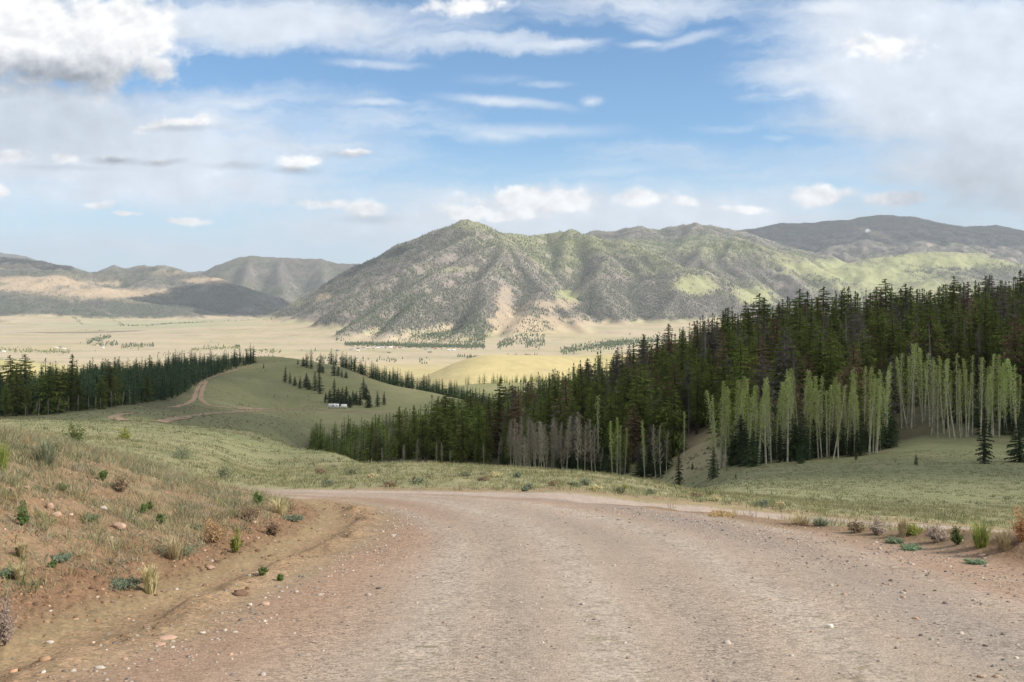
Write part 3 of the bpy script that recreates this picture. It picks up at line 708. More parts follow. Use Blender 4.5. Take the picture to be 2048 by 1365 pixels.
    for (a, b, Yc, rx, ry, w) in [(1045, 648, 6500, 62, 26, .95), (1150, 662, 6700, 55, 24, .9), (1010, 600, 6900, 16, 30, .7), (660, 595, 8000, 26, 8, .7), (1110, 610, 7000, 50, 10, .6),
                                   (105, 566, 10900, 95, 20, 1), (215, 588, 10700, 100, 11, 1), (320, 604, 10500, 60, 5, .9), (330, 547, 11800, 40, 5, .6), (430, 562, 11500, 55, 7, .9), (60, 535, 12000, 40, 8, .6), (30, 615, 10000, 60, 5, .5), (1300, 667, 7100, 60, 6, .9), (1730, 468, 13200, 12, 12, .5)]:
        mt = mixc(mt, (.43, .335, .225), spot(a, b, Yc, rx, ry) * w)
    for (a, b, Yc, rx, ry, w) in [(60, 612, 10300, 110, 22, .8), (230, 622, 10200, 130, 16, .8), (400, 610, 10800, 110, 20, .8), (460, 590, 11300, 60, 18, .8), (240, 552, 12200, 130, 12, .6), (100, 545, 12000, 90, 8, .6)]:
        mt = mixc(mt, (.105, .118, .085), spot(a, b, Yc, rx, ry) * w)
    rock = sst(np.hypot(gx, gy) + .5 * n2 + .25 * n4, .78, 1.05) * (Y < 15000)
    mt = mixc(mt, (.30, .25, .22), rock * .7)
    sn = (1 - sst(np.hypot((px - 1735) / 5, (py - 462) / 4) + .4 * n4, .6, 1.3)) * (Y > 12500); mt = mixc(mt, (.85, .86, .9), sn)
    bare = np.zeros(N)
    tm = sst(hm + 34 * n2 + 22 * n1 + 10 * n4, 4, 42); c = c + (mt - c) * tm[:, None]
    # where trees grow
    lum = c @ np.array([.3, .6, .1])
    wood = tm * (1 - .96 * sst(lum, .19, .29)) * (1 - rock * .7) * (.55 + .45 * sst(-curv, -.3, .3))
    co = np.stack([X, Y, Z], 1); f = grid_faces(nr, nc)
    ism = hm[f].mean(1) > 9
    A = dict(cover=c, stony=np.zeros(N), grassy=np.zeros(N))
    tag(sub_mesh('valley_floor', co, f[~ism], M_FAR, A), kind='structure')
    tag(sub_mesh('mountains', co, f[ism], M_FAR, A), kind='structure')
    return us, ys, ZZ, wood.reshape(nr, nc), hm.reshape(nr, nc), n1.reshape(nr, nc), green.reshape(nr, nc)

def far_mat():
    m, g, b = new_mat("far_cover")
    base = g.node('ShaderNodeAttribute', attribute_name='cover').outputs['Color']
    P = g.node('ShaderNodeNewGeometry').outputs['Position']
    n = g.noise(P, .004, 6, .7); n2 = g.noise(P, .03, 4, .7)
    f = g.m('ADD', 1.0, g.m('ADD', g.m('MULTIPLY', g.m('SUBTRACT', n, .5), .5), g.m('MULTIPLY', g.m('SUBTRACT', n2, .5), .6)))
    c = g.v('SCALE', base); g.put(c.node.inputs['Scale'], f)
    g.l.new(c, b.inputs['Base Color'])
    return m
M_FAR = far_mat()
FAR = build_far()

def far_h(x, y):
    us, ys, ZZ = FAR[0], FAR[1], FAR[2]
    u = np.clip((x / y - us[0]) / (us[1] - us[0]), 0, len(us) - 1.001); j = np.clip(np.searchsorted(ys, y) - 1, 0, len(ys) - 2)
    b = np.clip((y - ys[j]) / (ys[j + 1] - ys[j]), 0, 1); i = u.astype(int); a = u - i
    return (ZZ[j, i] * (1 - a) + ZZ[j, i + 1] * a) * (1 - b) + (ZZ[j + 1, i] * (1 - a) + ZZ[j + 1, i + 1] * a) * b

# ------------------------------------------------------------------ trees
class MB:
    """collects faces of one mesh"""
    def __init__(s): s.co = []; s.f3 = []; s.f4 = []; s.n = 0
    def tri(s, a, b, c):
        s.co += [a, b, c]; s.f3.append((s.n, s.n + 1, s.n + 2)); s.n += 3
    def quad(s, a, b, c, d):
        s.co += [a, b, c, d]; s.f4.append((s.n, s.n + 1, s.n + 2, s.n + 3)); s.n += 4
    def tube(s, pts, rads, sides=6):
        base = s.n
        for i, (p, r) in enumerate(zip(pts, rads)):
            p = Vector(p); q = Vector(pts[min(i + 1, len(pts) - 1)]) - Vector(pts[max(i - 1, 0)])
            q.normalize(); a = q.orthogonal().normalized(); b = q.cross(a)
            for k in range(sides):
                t = 2 * math.pi * k / sides
                s.co.append(tuple(p + (a * math.cos(t) + b * math.sin(t)) * r)); s.n += 1
        for i in range(len(pts) - 1):
            for k in range(sides):
                k2 = (k + 1) % sides
                s.f4.append((base + i * sides + k, base + i * sides + k2, base + (i + 1) * sides + k2, base + (i + 1) * sides + k))
    def box(s, x0, x1, y0, y1, z0, z1):
        b = s.n
        s.co += [(x0, y0, z0), (x1, y0, z0), (x1, y1, z0), (x0, y1, z0), (x0, y0, z1), (x1, y0, z1), (x1, y1, z1), (x0, y1, z1)]; s.n += 8
        for q in ((0, 3, 2, 1), (4, 5, 6, 7), (0, 1, 5, 4), (1, 2, 6, 5), (2, 3, 7, 6), (3, 0, 4, 7)): s.f4.append(tuple(b + k for k in q))
    def arr(s):
        return np.array(s.co, np.float32).reshape(-1, 3), [np.array(s.f3, np.int64).reshape(-1, 3), np.array(s.f4, np.int64).reshape(-1, 4)]
    def mesh(s, name, mat, smooth=False):
        co, f = s.arr()
        o = mesh_np(name, co, f, mat, smooth=smooth); me = o.data; bpy.data.objects.remove(o); return me
    def build(s, name, mat, parent=None, smooth=False):
        co, f = s.arr(); return mesh_np(name, co, f, mat, smooth=smooth, parent=parent)

def conifer(h, rad, seed, low=.06, top=.03, full=1.0, whorls=24, bare=False, lod=0, point=2.6):
    r = random.Random(seed); tr = MB(); cr = MB()
    lean = r.uniform(-.015, .015) * h
    tr.tube([(0, 0, -.6), (lean * .4, 0, h * .5), (lean, 0, h * .985)], [h * .014 + .05, h * .009 + .03, .015], 6)
    bias = [r.uniform(.75, 1.2) for _ in range(8)]
    for w in range(whorls):
        t = low + (1 - low - top) * (w / (whorls - 1)) ** .92
        z0 = t * h
        prof = min(1.0, (1.02 - t) * point) ** .8 * (0.45 + .55 * min(1, (t - low) / .12 + .35))
        prof *= (1.0 - .35 * t)
        R0 = rad * max(.06, prof)
        nb = (4 if lod else 6) + int(r.random() * 2)
        a0 = r.random() * 6.28
        for b in range(nb):
            if r.random() > full: continue
            a = a0 + 6.283 * b / nb + r.uniform(-.3, .3)
            L = R0 * r.uniform(.62, 1.12) * bias[int(a / .7854) % 8]
            zz = z0 + r.uniform(-.5, .5) * h / whorls
            droop = r.uniform(.05, .30) * L + (.25 * L if t < .4 else -.12 * L * (t > .75))
            ca, sa = math.cos(a), math.sin(a); lx = lean * t
            def pt(s_, side=0.0, dz=0.0):
                q = s_ * L
                return (lx + ca * q - sa * side, sa * q + ca * side, zz - droop * max(0.0, s_) ** 1.4 + .18 * L * max(0, s_ - .7) + dz)
            if bare:
                wv = .018 + .012 * (1 - t)
                cr.quad(pt(0, wv), pt(0, -wv), pt(1, -.006), pt(1, .006))
                cr.quad(pt(0, 0, wv), pt(0, 0, -wv), pt(1, 0, -.006), pt(1, 0, .006))
                for k in range(4):
                    s0 = r.uniform(.25, .95); sd_ = r.choice((-1, 1)) * L * r.uniform(.14, .34)
                    cr.tri(pt(s0, 0, .02), pt(s0 + .05, 0, -.02), pt(min(1.1, s0 + r.uniform(.1, .3)), sd_, r.uniform(-.2, .1) * L))
                    cr.tri(pt(s0, .02), pt(s0 + .04, -.02), pt(min(1.1, s0 + r.uniform(.05, .2)), sd_ * .4, r.uniform(-.35, .05) * L))
                continue
            W = .20 * L + .13
            st = (.18, .5, .82) if not lod else (.45,)
            for s0 in st:
                ww = W * (1.15 - .7 * s0) * r.uniform(.8, 1.25) * (1.7 if lod else 1)
                e = .30 if not lod else .5
                for sg in (-1, 1):
                    cr.tri(pt(s0 - .20 if not lod else .02), pt(s0 + .12), pt(min(1.08, s0 + e), sg * ww, -r.uniform(.05, .28) * L))
                cr.tri(pt(max(0, s0 - .15), 0, .03), pt(s0 + .25, 0, .02), pt(s0 + .02, r.uniform(-.1, .1) * W, -r.uniform(.22, .5) * W - .12))
            cr.tri(pt(.62, .05 + .1 * W), pt(.62, -.05 - .1 * W), pt(1.08))
    for k in range(3):     # leader
        a = k * 2.09
        cr.tri((lean + .14 * math.cos(a), .14 * math.sin(a), h * .955), (lean - .10 * math.cos(a), -.10 * math.sin(a), h * .95), (lean, 0, h * 1.0))
    return tr, cr

def aspen(h, seed, leaf=True, dens=1.0):
    r = random.Random(seed); tr = MB(); cr = MB(); lv = MB()
    k1, k2 = r.uniform(-.03, .03) * h, r.uniform(-.03, .03) * h
    def ax(t): return Vector((k1 * math.sin(t * 2.6), k2 * math.sin(t * 2.1 + .4), h * t))
    ts = [-.04, .12, .3, .5, .7, .88, 1]
    tr.tube([ax(t) for t in ts], [h * ((.0085 if leaf else .0070) * (1 - t) + .0016) + .01 for t in ts], 6)
    nb = 72 if leaf else 64; lo = .20 if leaf else .24
    for b in range(nb):
        t = lo + (.985 - lo) * (b / nb) ** .9
        a = b * 2.4 + r.uniform(-.5, .5)
        L = h * (.105 if leaf else .165) * (1.12 - t) ** .6 * r.uniform(.5, 1.2) * (1 if t > lo + .1 else .7)
        p = ax(t); up = r.uniform(.7, 1.35)
        d = Vector((math.cos(a), math.sin(a), up)).normalized()
        q = p + d * L; w = Vector((-d.y, d.x, 0)).normalized() * (.014 if leaf else .026); wz = Vector((0, 0, .02))
        cr.tri(tuple(p + w), tuple(p - w), tuple(q)); cr.tri(tuple(p + wz), tuple(p - wz), tuple(q))
        for k in range(3 if leaf else 24):
            s0 = r.uniform(.3, .95); o = p + d * L * s0
            e = o + Vector((r.uniform(-1, 1), r.uniform(-1, 1), r.uniform(.1, 1.1))).normalized() * L * r.uniform(.2, .45)
            ww = w * (.6 if leaf else 1.15); cr.tri(tuple(o + ww), tuple(o - ww), tuple(e))
        if leaf:
            for k in range(int(15 * dens * (.12 + t * 1.15))):
                o = p + d * L * r.uniform(.25, 1.1) + Vector((r.gauss(0, 1), r.gauss(0, 1), r.gauss(0, 1))) * L * .17
                e1 = Vector((r.uniform(-1, 1), r.uniform(-1, 1), r.uniform(-1, 1))).normalized() * .075; e2 = e1.orthogonal().normalized() * .07
                lv.tri(tuple(o - e1), tuple(o + e1), tuple(o + e2 * 1.6))
    return tr, cr, lv

PROTO = {}
def proto(kind, *parts):
    PROTO.setdefault(kind, []).append([(n, mb.mesh(n, mt)) for n, mb, mt in parts if mb.n])
for i in range(6):
    h, rad = [(15, 2.0), (14, 1.7), (16, 2.3), (13, 1.9), (15, 1.5), (12, 2.2)][i]
    t, c = conifer(h, rad, 100 + i, low=[.08, .12, .05, .10, .2, .04][i], full=.93, whorls=27, point=[3.4, 2.2, 4.0, 3.0, 3.6, 2.6][i]); proto('pine', ('trunk', t, M_BARK), ('crown', c, M_PINE))
for i in range(4):
    t, c = conifer([12, 14, 10, 13][i], [1.9, 1.8, 2.1, 2.4][i], 200 + i, low=.03, full=.97, whorls=24, point=1.7); proto('spruce', ('trunk', t, M_BARK), ('crown', c, M_SPRUCE))
for i in range(4):
    t, c = conifer(15.5, [1.5, 1.9, 1.3, 2.1][i], 300 + i, low=.22, full=.78, whorls=26, bare=(i % 2 == 0)); proto('dead', ('trunk', t, M_DEAD), ('crown', c, M_DEAD))
for i in range(2):
    t, c = conifer(14, [1.9, 2.2][i], 400 + i, low=.12, full=.88, whorls=25); proto('brown', ('trunk', t, M_BARK), ('crown', c, M_BROWN))
for i in range(5):
    t, c, l = aspen(11, 500 + i, True, [.7, 1.05, .3, .85, .5][i]); proto('aspen', ('trunk', t, M_ASPB), ('branches', c, M_ASPB), ('crown', l, M_ASPL))
for i in range(4):
    t, c, l = aspen(10.5, 600 + i, False); proto('bare', ('trunk', t, M_ASPB), ('crown', c, M_TWIG))
LODS = {k: [conifer(14, rr, 700 + j, low=lw, full=fl, whorls=13, lod=1) for j, (rr, lw, fl) in enumerate(v)] for k, v in
        dict(pine=[(2.0, .06, .97), (1.7, .1, .95), (2.3, .05, .97)], dead=[(1.4, .2, .7)], brown=[(1.9, .1, .9)], west=[(2.1, .03, .98), (1.8, .05, .97), (2.5, .03, .98)]).items()}
LODM = {'pine': M_PINE, 'dead': M_DEAD, 'brown': M_BROWN, 'west': M_SPRUCE}

def plant_tree(kind, name, x, y, h, label, cat, group, base_h, rot=None, vi=None, width=1.0):
    pl = PROTO[kind]; parts = pl[(vi if vi is not None else random.randrange(len(pl)))]
    e = bpy.data.objects.new(name, None); COL.objects.link(e); e.empty_display_size = .3
    e.location = (x, y, H1(x, y) - .05); k = h / base_h
    e.scale = (k * width, k * width, k); tl_ = .05 if kind in ('aspen', 'bare') else .018
    e.rotation_euler = (random.gauss(0, tl_), random.gauss(0, tl_), random.random() * 6.28 if rot is None else rot)
    tag(e, label, cat, group)
    for n, me in parts:
        o = bpy.data.objects.new(n, me); COL.objects.link(o); o.parent = e
    return e
BASEH = dict(pine=14.2, spruce=12.3, dead=15.5, brown=14, aspen=11, bare=10.5)

def stuff_trees(name, items, label, cat):
    """one mesh for the woods behind, where single trees cannot be told apart; items: (kind, x, y, h, width)"""
    by = {}
    for it in items: by.setdefault(it[0], []).append(it)
    cos, f3s, mats, off, mi = [], [], [], 0, []
    for ki, (kind, its) in enumerate(by.items()):
        mats.append(LODM[kind]); 
        for n, (k_, x, y, h, wd) in enumerate(its):
            v = LODS[kind][n % len(LODS[kind])]
            z = H1(x, y); a = random.random() * 6.28; s_ = h / 14
            for mb in v:
                co, (f3, f4) = mb.arr()
                if len(f4): f3 = np.concatenate([f3, f4[:, [0, 1, 2]], f4[:, [0, 2, 3]]])
                p = co * s_; p[:, :2] *= wd
                q = np.stack([x + p[:, 0] * math.cos(a) - p[:, 1] * math.sin(a), y + p[:, 0] * math.sin(a) + p[:, 1] * math.cos(a), z + p[:, 2]], 1)
                cos.append(q); f3s.append(f3 + off); off += len(co); mi.append(np.full(len(f3), ki))
    o = mesh_np(name, np.concatenate(cos), np.concatenate(f3s), None, smooth=False)
    for m in mats: o.data.materials.append(m)
    o.data.polygons.foreach_set('material_index', np.concatenate(mi).astype(np.int32))
    return tag(o, label, cat, None, 'stuff')

UND = []
_ones = 'first second third fourth fifth sixth seventh eighth ninth tenth eleventh twelfth thirteenth fourteenth fifteenth sixteenth seventeenth eighteenth nineteenth'.split()
_tens = {2: 'twent', 3: 'thirt', 4: 'fort', 5: 'fift', 6: 'sixt', 7: 'sevent', 8: 'eight', 9: 'ninet'}
def ordw(n):
    if n < 20: return _ones[n - 1]
    if n >= 100: return 'hundred-' + ordw(n - 100) if n > 100 else 'hundredth'
    return _tens[n // 10] + ('ieth' if n % 10 == 0 else 'y-' + _ones[n % 10 - 1])
# --- where every tree of the two woods stands: (kind, x, y, height, zone)
def cx_(px, Y): return (px - 1024) / F * Y
front = dict(x=[600, 700, 800, 900, 1000, 1100, 1200, 1350, 1440, 1470, 1700, 1800, 1900, 2050, 2300], y=[405, 335, 275, 246, 232, 219, 205, 183, 183, 147, 145, 152, 162, 158, 152])
back = dict(x=[600, 800, 1000, 1300, 1500, 1800, 2300], y=[470, 445, 420, 375, 350, 330, 320])
TREES = []
r = random.Random(11)
cells = set()
def ok_spot(x, y, d):
    k = (int(x // d), int(y // d))
    if k in cells: return False
    cells.add(k); return True
for _ in range(26000):
    y = r.uniform(125, 475); px = r.uniform(622, 2330); x = cx_(px, y)
    f_, b_ = np.interp(px, front['x'], front['y']), np.interp(px, back['x'], back['y'])
    if y < f_ or y > b_: continue
    if 1352 < px < 1448 and y < 212: continue          # clearing with the dry bank
    if 1785 < px < 1862 and y < 172: continue
    d = 3.4 if y < f_ + 25 else 4.0
    if not ok_spot(x, y, d): continue
    n = fbm(np.array([x]), np.array([y]), 45, 3, ox=91)[0]
    up = np.clip((y - f_) / (b_ - f_), 0, 1)
    pd = .10 + .34 * up * (px > 960) + .22 * max(0, n); q = r.random()
    kind = 'dead' if q < pd else ('brown' if q < pd + .075 + .05 * (px > 1250) else 'pine')
    h = (r.gauss(12.2, 2.0) if r.random() < .72 else r.gauss(15.8, 1.8)) * (1 + .15 * up * (px > 1400)); h = min(max(h, 6.5), 19)
    if y < f_ + 6: h *= r.uniform(.5, .95)
    if px < 860: h *= .62 + .30 * max(0, (px - 620)) / 240
    TREES.append([kind, x, y, h, 'east'])
# left wood on the far hill
LFX = []
lf = dict(x=[-120, 0, 100, 200, 250, 300, 350, 400, 440, 480, 506], y=[325, 335, 345, 372, 405, 455, 560, 700, 850, 920, 960])
for px, py in [(392, 772), (408, 762), (430, 753), (455, 745), (480, 738), (505, 733)]:
    _k = hit(px - 4, py, ymin=300)[1] + 14
    LFX.append((px, _k))
lf['x'] = lf['x'][:7] + [p[0] for p in LFX]; lf['y'] = lf['y'][:7] + [p[1] for p in LFX]
lb = dict(x=[-120, 0, 120, 250, 400, 480, 506], y=[600, 640, 720, 840, 1020, 1020, 985])
for _ in range(15000):
    y = r.uniform(320, 1040); px = r.uniform(-115, 508); x = cx_(px, y)
    if y < np.interp(px, lf['x'], lf['y']) or y > np.interp(px, lb['x'], lb['y']): continue
    if not ok_spot(x, y, 5.6) or fbm(np.array([x]), np.array([y]), 60, 3, ox=95)[0] > .22 + .4 * (y < np.interp(px, lf['x'], lf['y']) + 60): continue
    h = r.gauss(9.5, 1.8) if r.random() < .74 else r.gauss(14.5, 1.8); h = min(max(h * (1 + .5 * fbm(np.array([x]), np.array([y]), 45, 2, ox=96)[0]), 4), 20)
    TREES.append(['pine', x, y, h, 'west'])
# scattered groups on the far hill: (px, py at the foot, height in photo pixels)
for px, py, hp in [(570, 765, 24), (580, 768, 18), (590, 772, 20), (600, 778, 16), (612, 775, 30), (618, 780, 20), (630, 782, 30), (640, 788, 36), (600, 770, 14), (652, 800, 16), (660, 806, 22), (668, 808, 38), (676, 808, 26),
                    (684, 812, 30), (692, 810, 38), (700, 812, 24), (707, 806, 20), (712, 810, 28), (720, 812, 26), (728, 798, 38), (733, 800, 30), (736, 816, 26), (740, 815, 22), (755, 814, 28), (768, 811, 24), (700, 816, 14), (650, 806, 14),
                    (527, 738, 8), (607, 733, 16), (614, 736, 22), (622, 738, 18), (596, 730, 8), (640, 745, 22), (646, 747, 16), (668, 752, 26), (676, 752, 20), (684, 755, 14), (692, 757, 12)]:
    X_, Y_, Z_ = hit(px, py, ymin=250)
    TREES.append(['spruce', X_, Y_, max(4, 1.2 * hp * Y_ / F), 'camp'])
# dark belt running down behind the far hill
for _ in range(900):
    px = r.uniform(600, 985); Y_ = np.interp(px, [600, 660, 800, 950], [1060, 1005, 875, 868]) + abs(r.gauss(0, 60)) * (.2 + (px - 600) / 300) + 4
    X_ = cx_(px, Y_)
    if not ok_spot(X_, Y_, 6.5) or r.random() > (px - 560) / 200: continue
    TREES.append(['pine', X_, Y_, r.uniform(7, 17), 'belt'])
for _ in range(2600):
    px = r.uniform(790, 1330); Y_ = r.uniform(1450, 2350); X_ = cx_(px, Y_)
    if fbm(np.array([X_]), np.array([Y_]), 160, 3, ox=93)[0] < -.08 or not ok_spot(X_, Y_, 11): continue
    TREES.append(['pine', X_, Y_, r.uniform(9, 17), 'beyond'])

# rank trees by how much of each is in sight (front rows hide the ones behind)
TREES.sort(key=lambda t: t[2])
sky_ = np.full(2800, 5000.0); vis = []
ground_top = None
tx = np.array([t[1] for t in TREES]); ty = np.array([t[2] for t in TREES]); tz = height(tx, ty)
for i, t in enumerate(TREES):
    px = 1024 + F * t[1] / t[2]; pb = YH - F * (tz[i] - EYE) / t[2]; ph = F * t[3] / t[2]; pw = max(1.5, .13 * ph)
    a, b = int(px - pw + 300), int(px + pw + 301)
    a = max(a, 0); b = min(b, 2799); t.append(tz[i])
    if b <= a or px < -10 or px > 2058: vis.append(0); continue
    s_ = sky_[a:b]; top = pb - ph
    vis.append(float(np.clip(np.minimum(s_, pb) - top, 0, None).sum()))
    prof = top + ph * .75 * np.abs(np.linspace(-1, 1, b - a)) * .6
    sky_[a:b] = np.minimum(s_, prof + ph * .08)
order = sorted(range(len(TREES)), key=lambda i: -vis[i])
green_n = 0; pick = {}; lim = dict(pine=244, dead=150, brown=60, spruce=60); cnt = dict(pine=0, dead=0, brown=0, spruce=0)
for i in order:
    k = TREES[i][0]
    if vis[i] > 0 and cnt[k] < lim[k] and vis[i] > 14: pick[i] = 1; cnt[k] += 1
print('TREES', len(TREES), cnt)
def zone_words(zone, px, y):
    if zone == 'east':
        a = ('at the forest lower tip', 'behind the bare aspens', 'beside the dry bank gap', 'behind the pale green aspens', 'above the dark clearing', 'at the uphill forest end')[int(np.searchsorted([900, 1300, 1450, 1780, 1900], px))]
        f_, b_ = np.interp(px, front['x'], front['y']), np.interp(px, back['x'], back['y'])
        up = (y - f_) / (b_ - f_)
        return ('in the front row ', 'in the middle rows ', 'on the skyline ')[0 if up < .2 else 1 if up < .6 else 2] + a
    if zone == 'west': return 'in the wood beside the forked dirt track'
    if zone == 'belt': return 'in the dark belt running down behind the grassy hill'
    return 'in the sunlit scatter below the yellow knoll'
rest = []
ADJ = dict(pine='green pine', dead='grey dead conifer', brown='rust brown conifer', spruce='dark spruce')
NM = dict(pine='pine_tree', dead='dead_pine_tree', brown='brown_pine_tree', spruce='spruce_tree')
SEQ = {}
for i in sorted(pick, key=lambda i: TREES[i][1] / TREES[i][2]):
    t = TREES[i]; SEQ.setdefault((t[0], zone_words(t[4], 1024 + F * t[1] / t[2], t[2])), []).append(i)
for i, t in enumerate(TREES):
    kind, x, y, h, zone, z = t
    px = 1024 + F * x / y
    if i in pick:
        if kind == 'spruce': continue
        sz = ''
        zw = zone_words(zone, px, y); kk = (kind, zw); seq = SEQ[kk].index(i) + 1
        plant_tree(kind, NM[kind], x, y, h, f"{ADJ[kind]}, {ordw(seq)} from the left {zw}", 'pine tree' if kind == 'pine' else 'dead tree' if kind == 'dead' else 'brown tree',
                   f"{sz}{ADJ[kind]}s {zw}", BASEH[kind], width=random.uniform(1.15, 1.6) * (1.25 if y > 300 else 1))
    else: rest.append(('west' if kind == 'spruce' or zone in ('west', 'belt') else kind, x, y, h, random.uniform(1.5, 2.1)))
sp = [t for i, t in enumerate(TREES) if t[0] == 'spruce']
sp.sort(key=lambda t: 1024 + F * t[1] / t[2])
ORD = ['first', 'second', 'third', 'fourth', 'fifth', 'sixth', 'seventh', 'eighth', 'ninth', 'tenth', 'eleventh', 'twelfth', 'thirteenth', 'fourteenth', 'fifteenth', 'sixteenth', 'seventeenth', 'eighteenth', 'nineteenth', 'twentieth']
grp = {}
for t in sp:
    px = 1024 + F * t[1] / t[2]; py = YH - F * (t[5] - EYE) / t[2]
    g_ = ('the slanting row on the grassy hill', 'spruces in a slanting row on the hill') if px < 648 and py > 755 else ('the clump behind the motorhome', 'spruces clumped behind the motorhome') if py > 790 else ('the loose line on the hill crest', 'spruces along the hill crest')
    n = grp.setdefault(g_[0], [0]); n[0] += 1
    plant_tree('spruce', 'spruce_tree', t[1], t[2], t[3], f"dark spruce, {ordw(n[0])} from the left in {g_[0]}", 'spruce tree', g_[1], BASEH['spruce'], width=random.uniform(1.3, 1.8))
stuff_trees('forest', rest, 'dense wood of dark conifers behind the single trees', 'forest')

for i in range(112):
    px = r.uniform(1446, 1800) if i < 62 else r.uniform(1000, 1345) if i < 94 else r.uniform(1880, 2060)
    Y_ = float(np.interp(px, front['x'], front['y'])) + (r.uniform(-15, -1) if px > 1400 else r.uniform(-9, 1))
    USH = [px, Y_, r.uniform(3.2, 7.0)]
    UND.append(USH)
UND.sort()
for i, (px, Y_, h) in enumerate(UND):
    plant_tree('spruce', 'young_spruce_tree', cx_(px, Y_), Y_, h, f"dark young spruce, {ordw(i + 1)} from the left in the understory at the forest foot", 'spruce tree', 'young spruces at the forest foot', BASEH['spruce'], width=random.uniform(1.4, 1.9))

# --- aspens along the lower edge of the forest
ASP = []
for px, py, hp, lf_ in [(766, 925, 52, 0), (808, 928, 44, 0), (834, 930, 56, 0), (872, 931, 50, 0), (884, 931, 48, 0), (900, 930, 30, 0), (968, 935, 45, 0), (996, 940, 55, 0), (1003, 938, 45, 0)]:
    ASP.append((px, hp, lf_, 235))
r = random.Random(5)
for i in range(34): ASP.append((1020 + 118 * (i + r.uniform(-1, 1)) / 34, r.uniform(80, 112), 0, 208 + r.uniform(-6, 10)))
for px, hp, lf_, Y in [(1156, 118, 0, 200), (1162, 126, 0, 203), (1170, 108, 0, 200), (1184, 118, 0, 196), (1192, 100, 0, 197), (1200, 60, 0, 196), (1198, 150, 1, 205), (1226, 118, 1, 190), (1234, 126, 1, 188), (1241, 108, 1, 189), (1249, 100, 1, 190),
                       (1288, 118, 1, 183), (1291, 100, 1, 182), (1312, 112, 0, 176), (1322, 104, 0, 175), (1333, 90, 0, 175)]: ASP.append((px, hp, lf_, Y))
for i in range(15):
    px = 52 + 225 * (i + r.uniform(-.4, .4)) / 15
    ASP.append((px, r.uniform(24, 36), 0, float(np.interp(px, lf['x'], lf['y'])) - r.uniform(2, 8)))
ASP.append((1368, 108, 1, 168)); ASP.append((1428, 100, 1, 140))
for i in range(78):
    px = 1432 + 352 * (i + r.uniform(-1.6, 1.6)) / 78
    ASP.append((px, r.uniform(112, 180), 1, 129.5 + r.uniform(0, 17)))
for i in range(44):
    px = 1800 + 245 * (i + r.uniform(-1.2, 1.2)) / 44
    ASP.append((px, r.uniform(118, 165) * (1.15 if 1822 < px < 1850 else 1), 1, 142 + r.uniform(0, 10) + (12 if px < 1860 else 0)))
ASP.sort()
NA = {}
for px, hp, lf_, Y in ASP:
    x = cx_(px, Y); h = hp * Y / F
    if px > 1780: w = 'in the bright stand at the uphill meadow end'; gw = 'green aspens at the uphill stand'
    elif px > 1400: w = 'in the long stand along the meadow edge'; gw = 'pale aspens along the meadow edge'
    elif px > 1140: w = 'in the thin stand before the dry bank'; gw = 'aspens before the dry bank'
    elif px > 1010: w = 'in the stand behind the road bend'; gw = 'bare aspens behind the road bend'
    elif px < 400: w = 'before the wood across the valley'; gw = 'bare aspens before the west wood'
    else: w = 'standing loose at the low end of the forest'; gw = 'loose bare aspens at the low end'
    sz = 'tall' if hp > (150 if px > 1400 else 105) else 'slender'
    NA[(lf_, w)] = NA.get((lf_, w), 0) + 1; lb_ = f"{'green aspen' if lf_ else 'bare grey aspen'}, {ordw(NA[(lf_, w)])} from the left {w}"
    if h < 4: h = 4
    plant_tree('aspen' if lf_ else 'bare', 'aspen_tree', x, Y, h, lb_, 'aspen tree', f"{sz} {gw}" + (' in leaf' if lf_ else ' without leaves'), BASEH['aspen' if lf_ else 'bare'], width=random.uniform(.85, 1.15))
# young conifers out on the grass
for px, py, hp, lb_ in [(1427, 958, 62, 'small dark fir alone in front of the forest gap'), (1472, 958, 14, 'tiny fir seedling on the meadow edge'), (1832, 930, 22, 'little green fir on the dry grass bank'),
                        (1968, 928, 100, 'broad dark spruce at the top of the meadow'), (2040, 925, 95, 'broad dark spruce at the end of the meadow by the aspens'), (1357, 972, 68, 'small fir at the corner of the forest above the road'), (1385, 940, 20, 'low young fir in the forest gap'),
                        (1712, 921, 30, 'young fir among the aspen trunks'), (1600, 928, 55, 'dark young spruce under the aspens'), (1505, 934, 90, 'bushy dark spruce at the corner of the aspen stand')]:
    X_, Y_, Z_ = hit(px, py, ymin=40)
    plant_tree('spruce', 'young_fir_tree', X_, Y_, hp * Y_ / F, lb_, 'fir tree', None, BASEH['spruce'], width=1.5 if hp > 85 else 1.1)

# ------------------------------------------------------------------ woods on the mountains and in the valley
def pyramids(name, x, y, z, h, w, col, label, cat, mat, sides=4):
    n = len(x); a = rng.random(n) * 6.28
    ang = a[:, None] + np.arange(sides)[None] * 2 * np.pi / sides
    base = np.stack([x[:, None] + w[:, None] * np.cos(ang), y[:, None] + w[:, None] * np.sin(ang), (z + .05 * h)[:, None] + 0 * ang], -1)
    top = np.stack([x, y, z + h], -1)[:, None]
    co = np.concatenate([base, top], 1).reshape(-1, 3)
    b = np.arange(n)[:, None] * (sides + 1)
    f = np.stack([np.stack([b[:, 0] + k, b[:, 0] + (k + 1) % sides, b[:, 0] + sides], -1) for k in range(sides)], 1).reshape(-1, 3)
    c = np.repeat(col, sides + 1, axis=0)
    o = mesh_np(name, co, f, mat, dict(cover=c), smooth=False)
    return tag(o, label, cat, None, 'stuff')

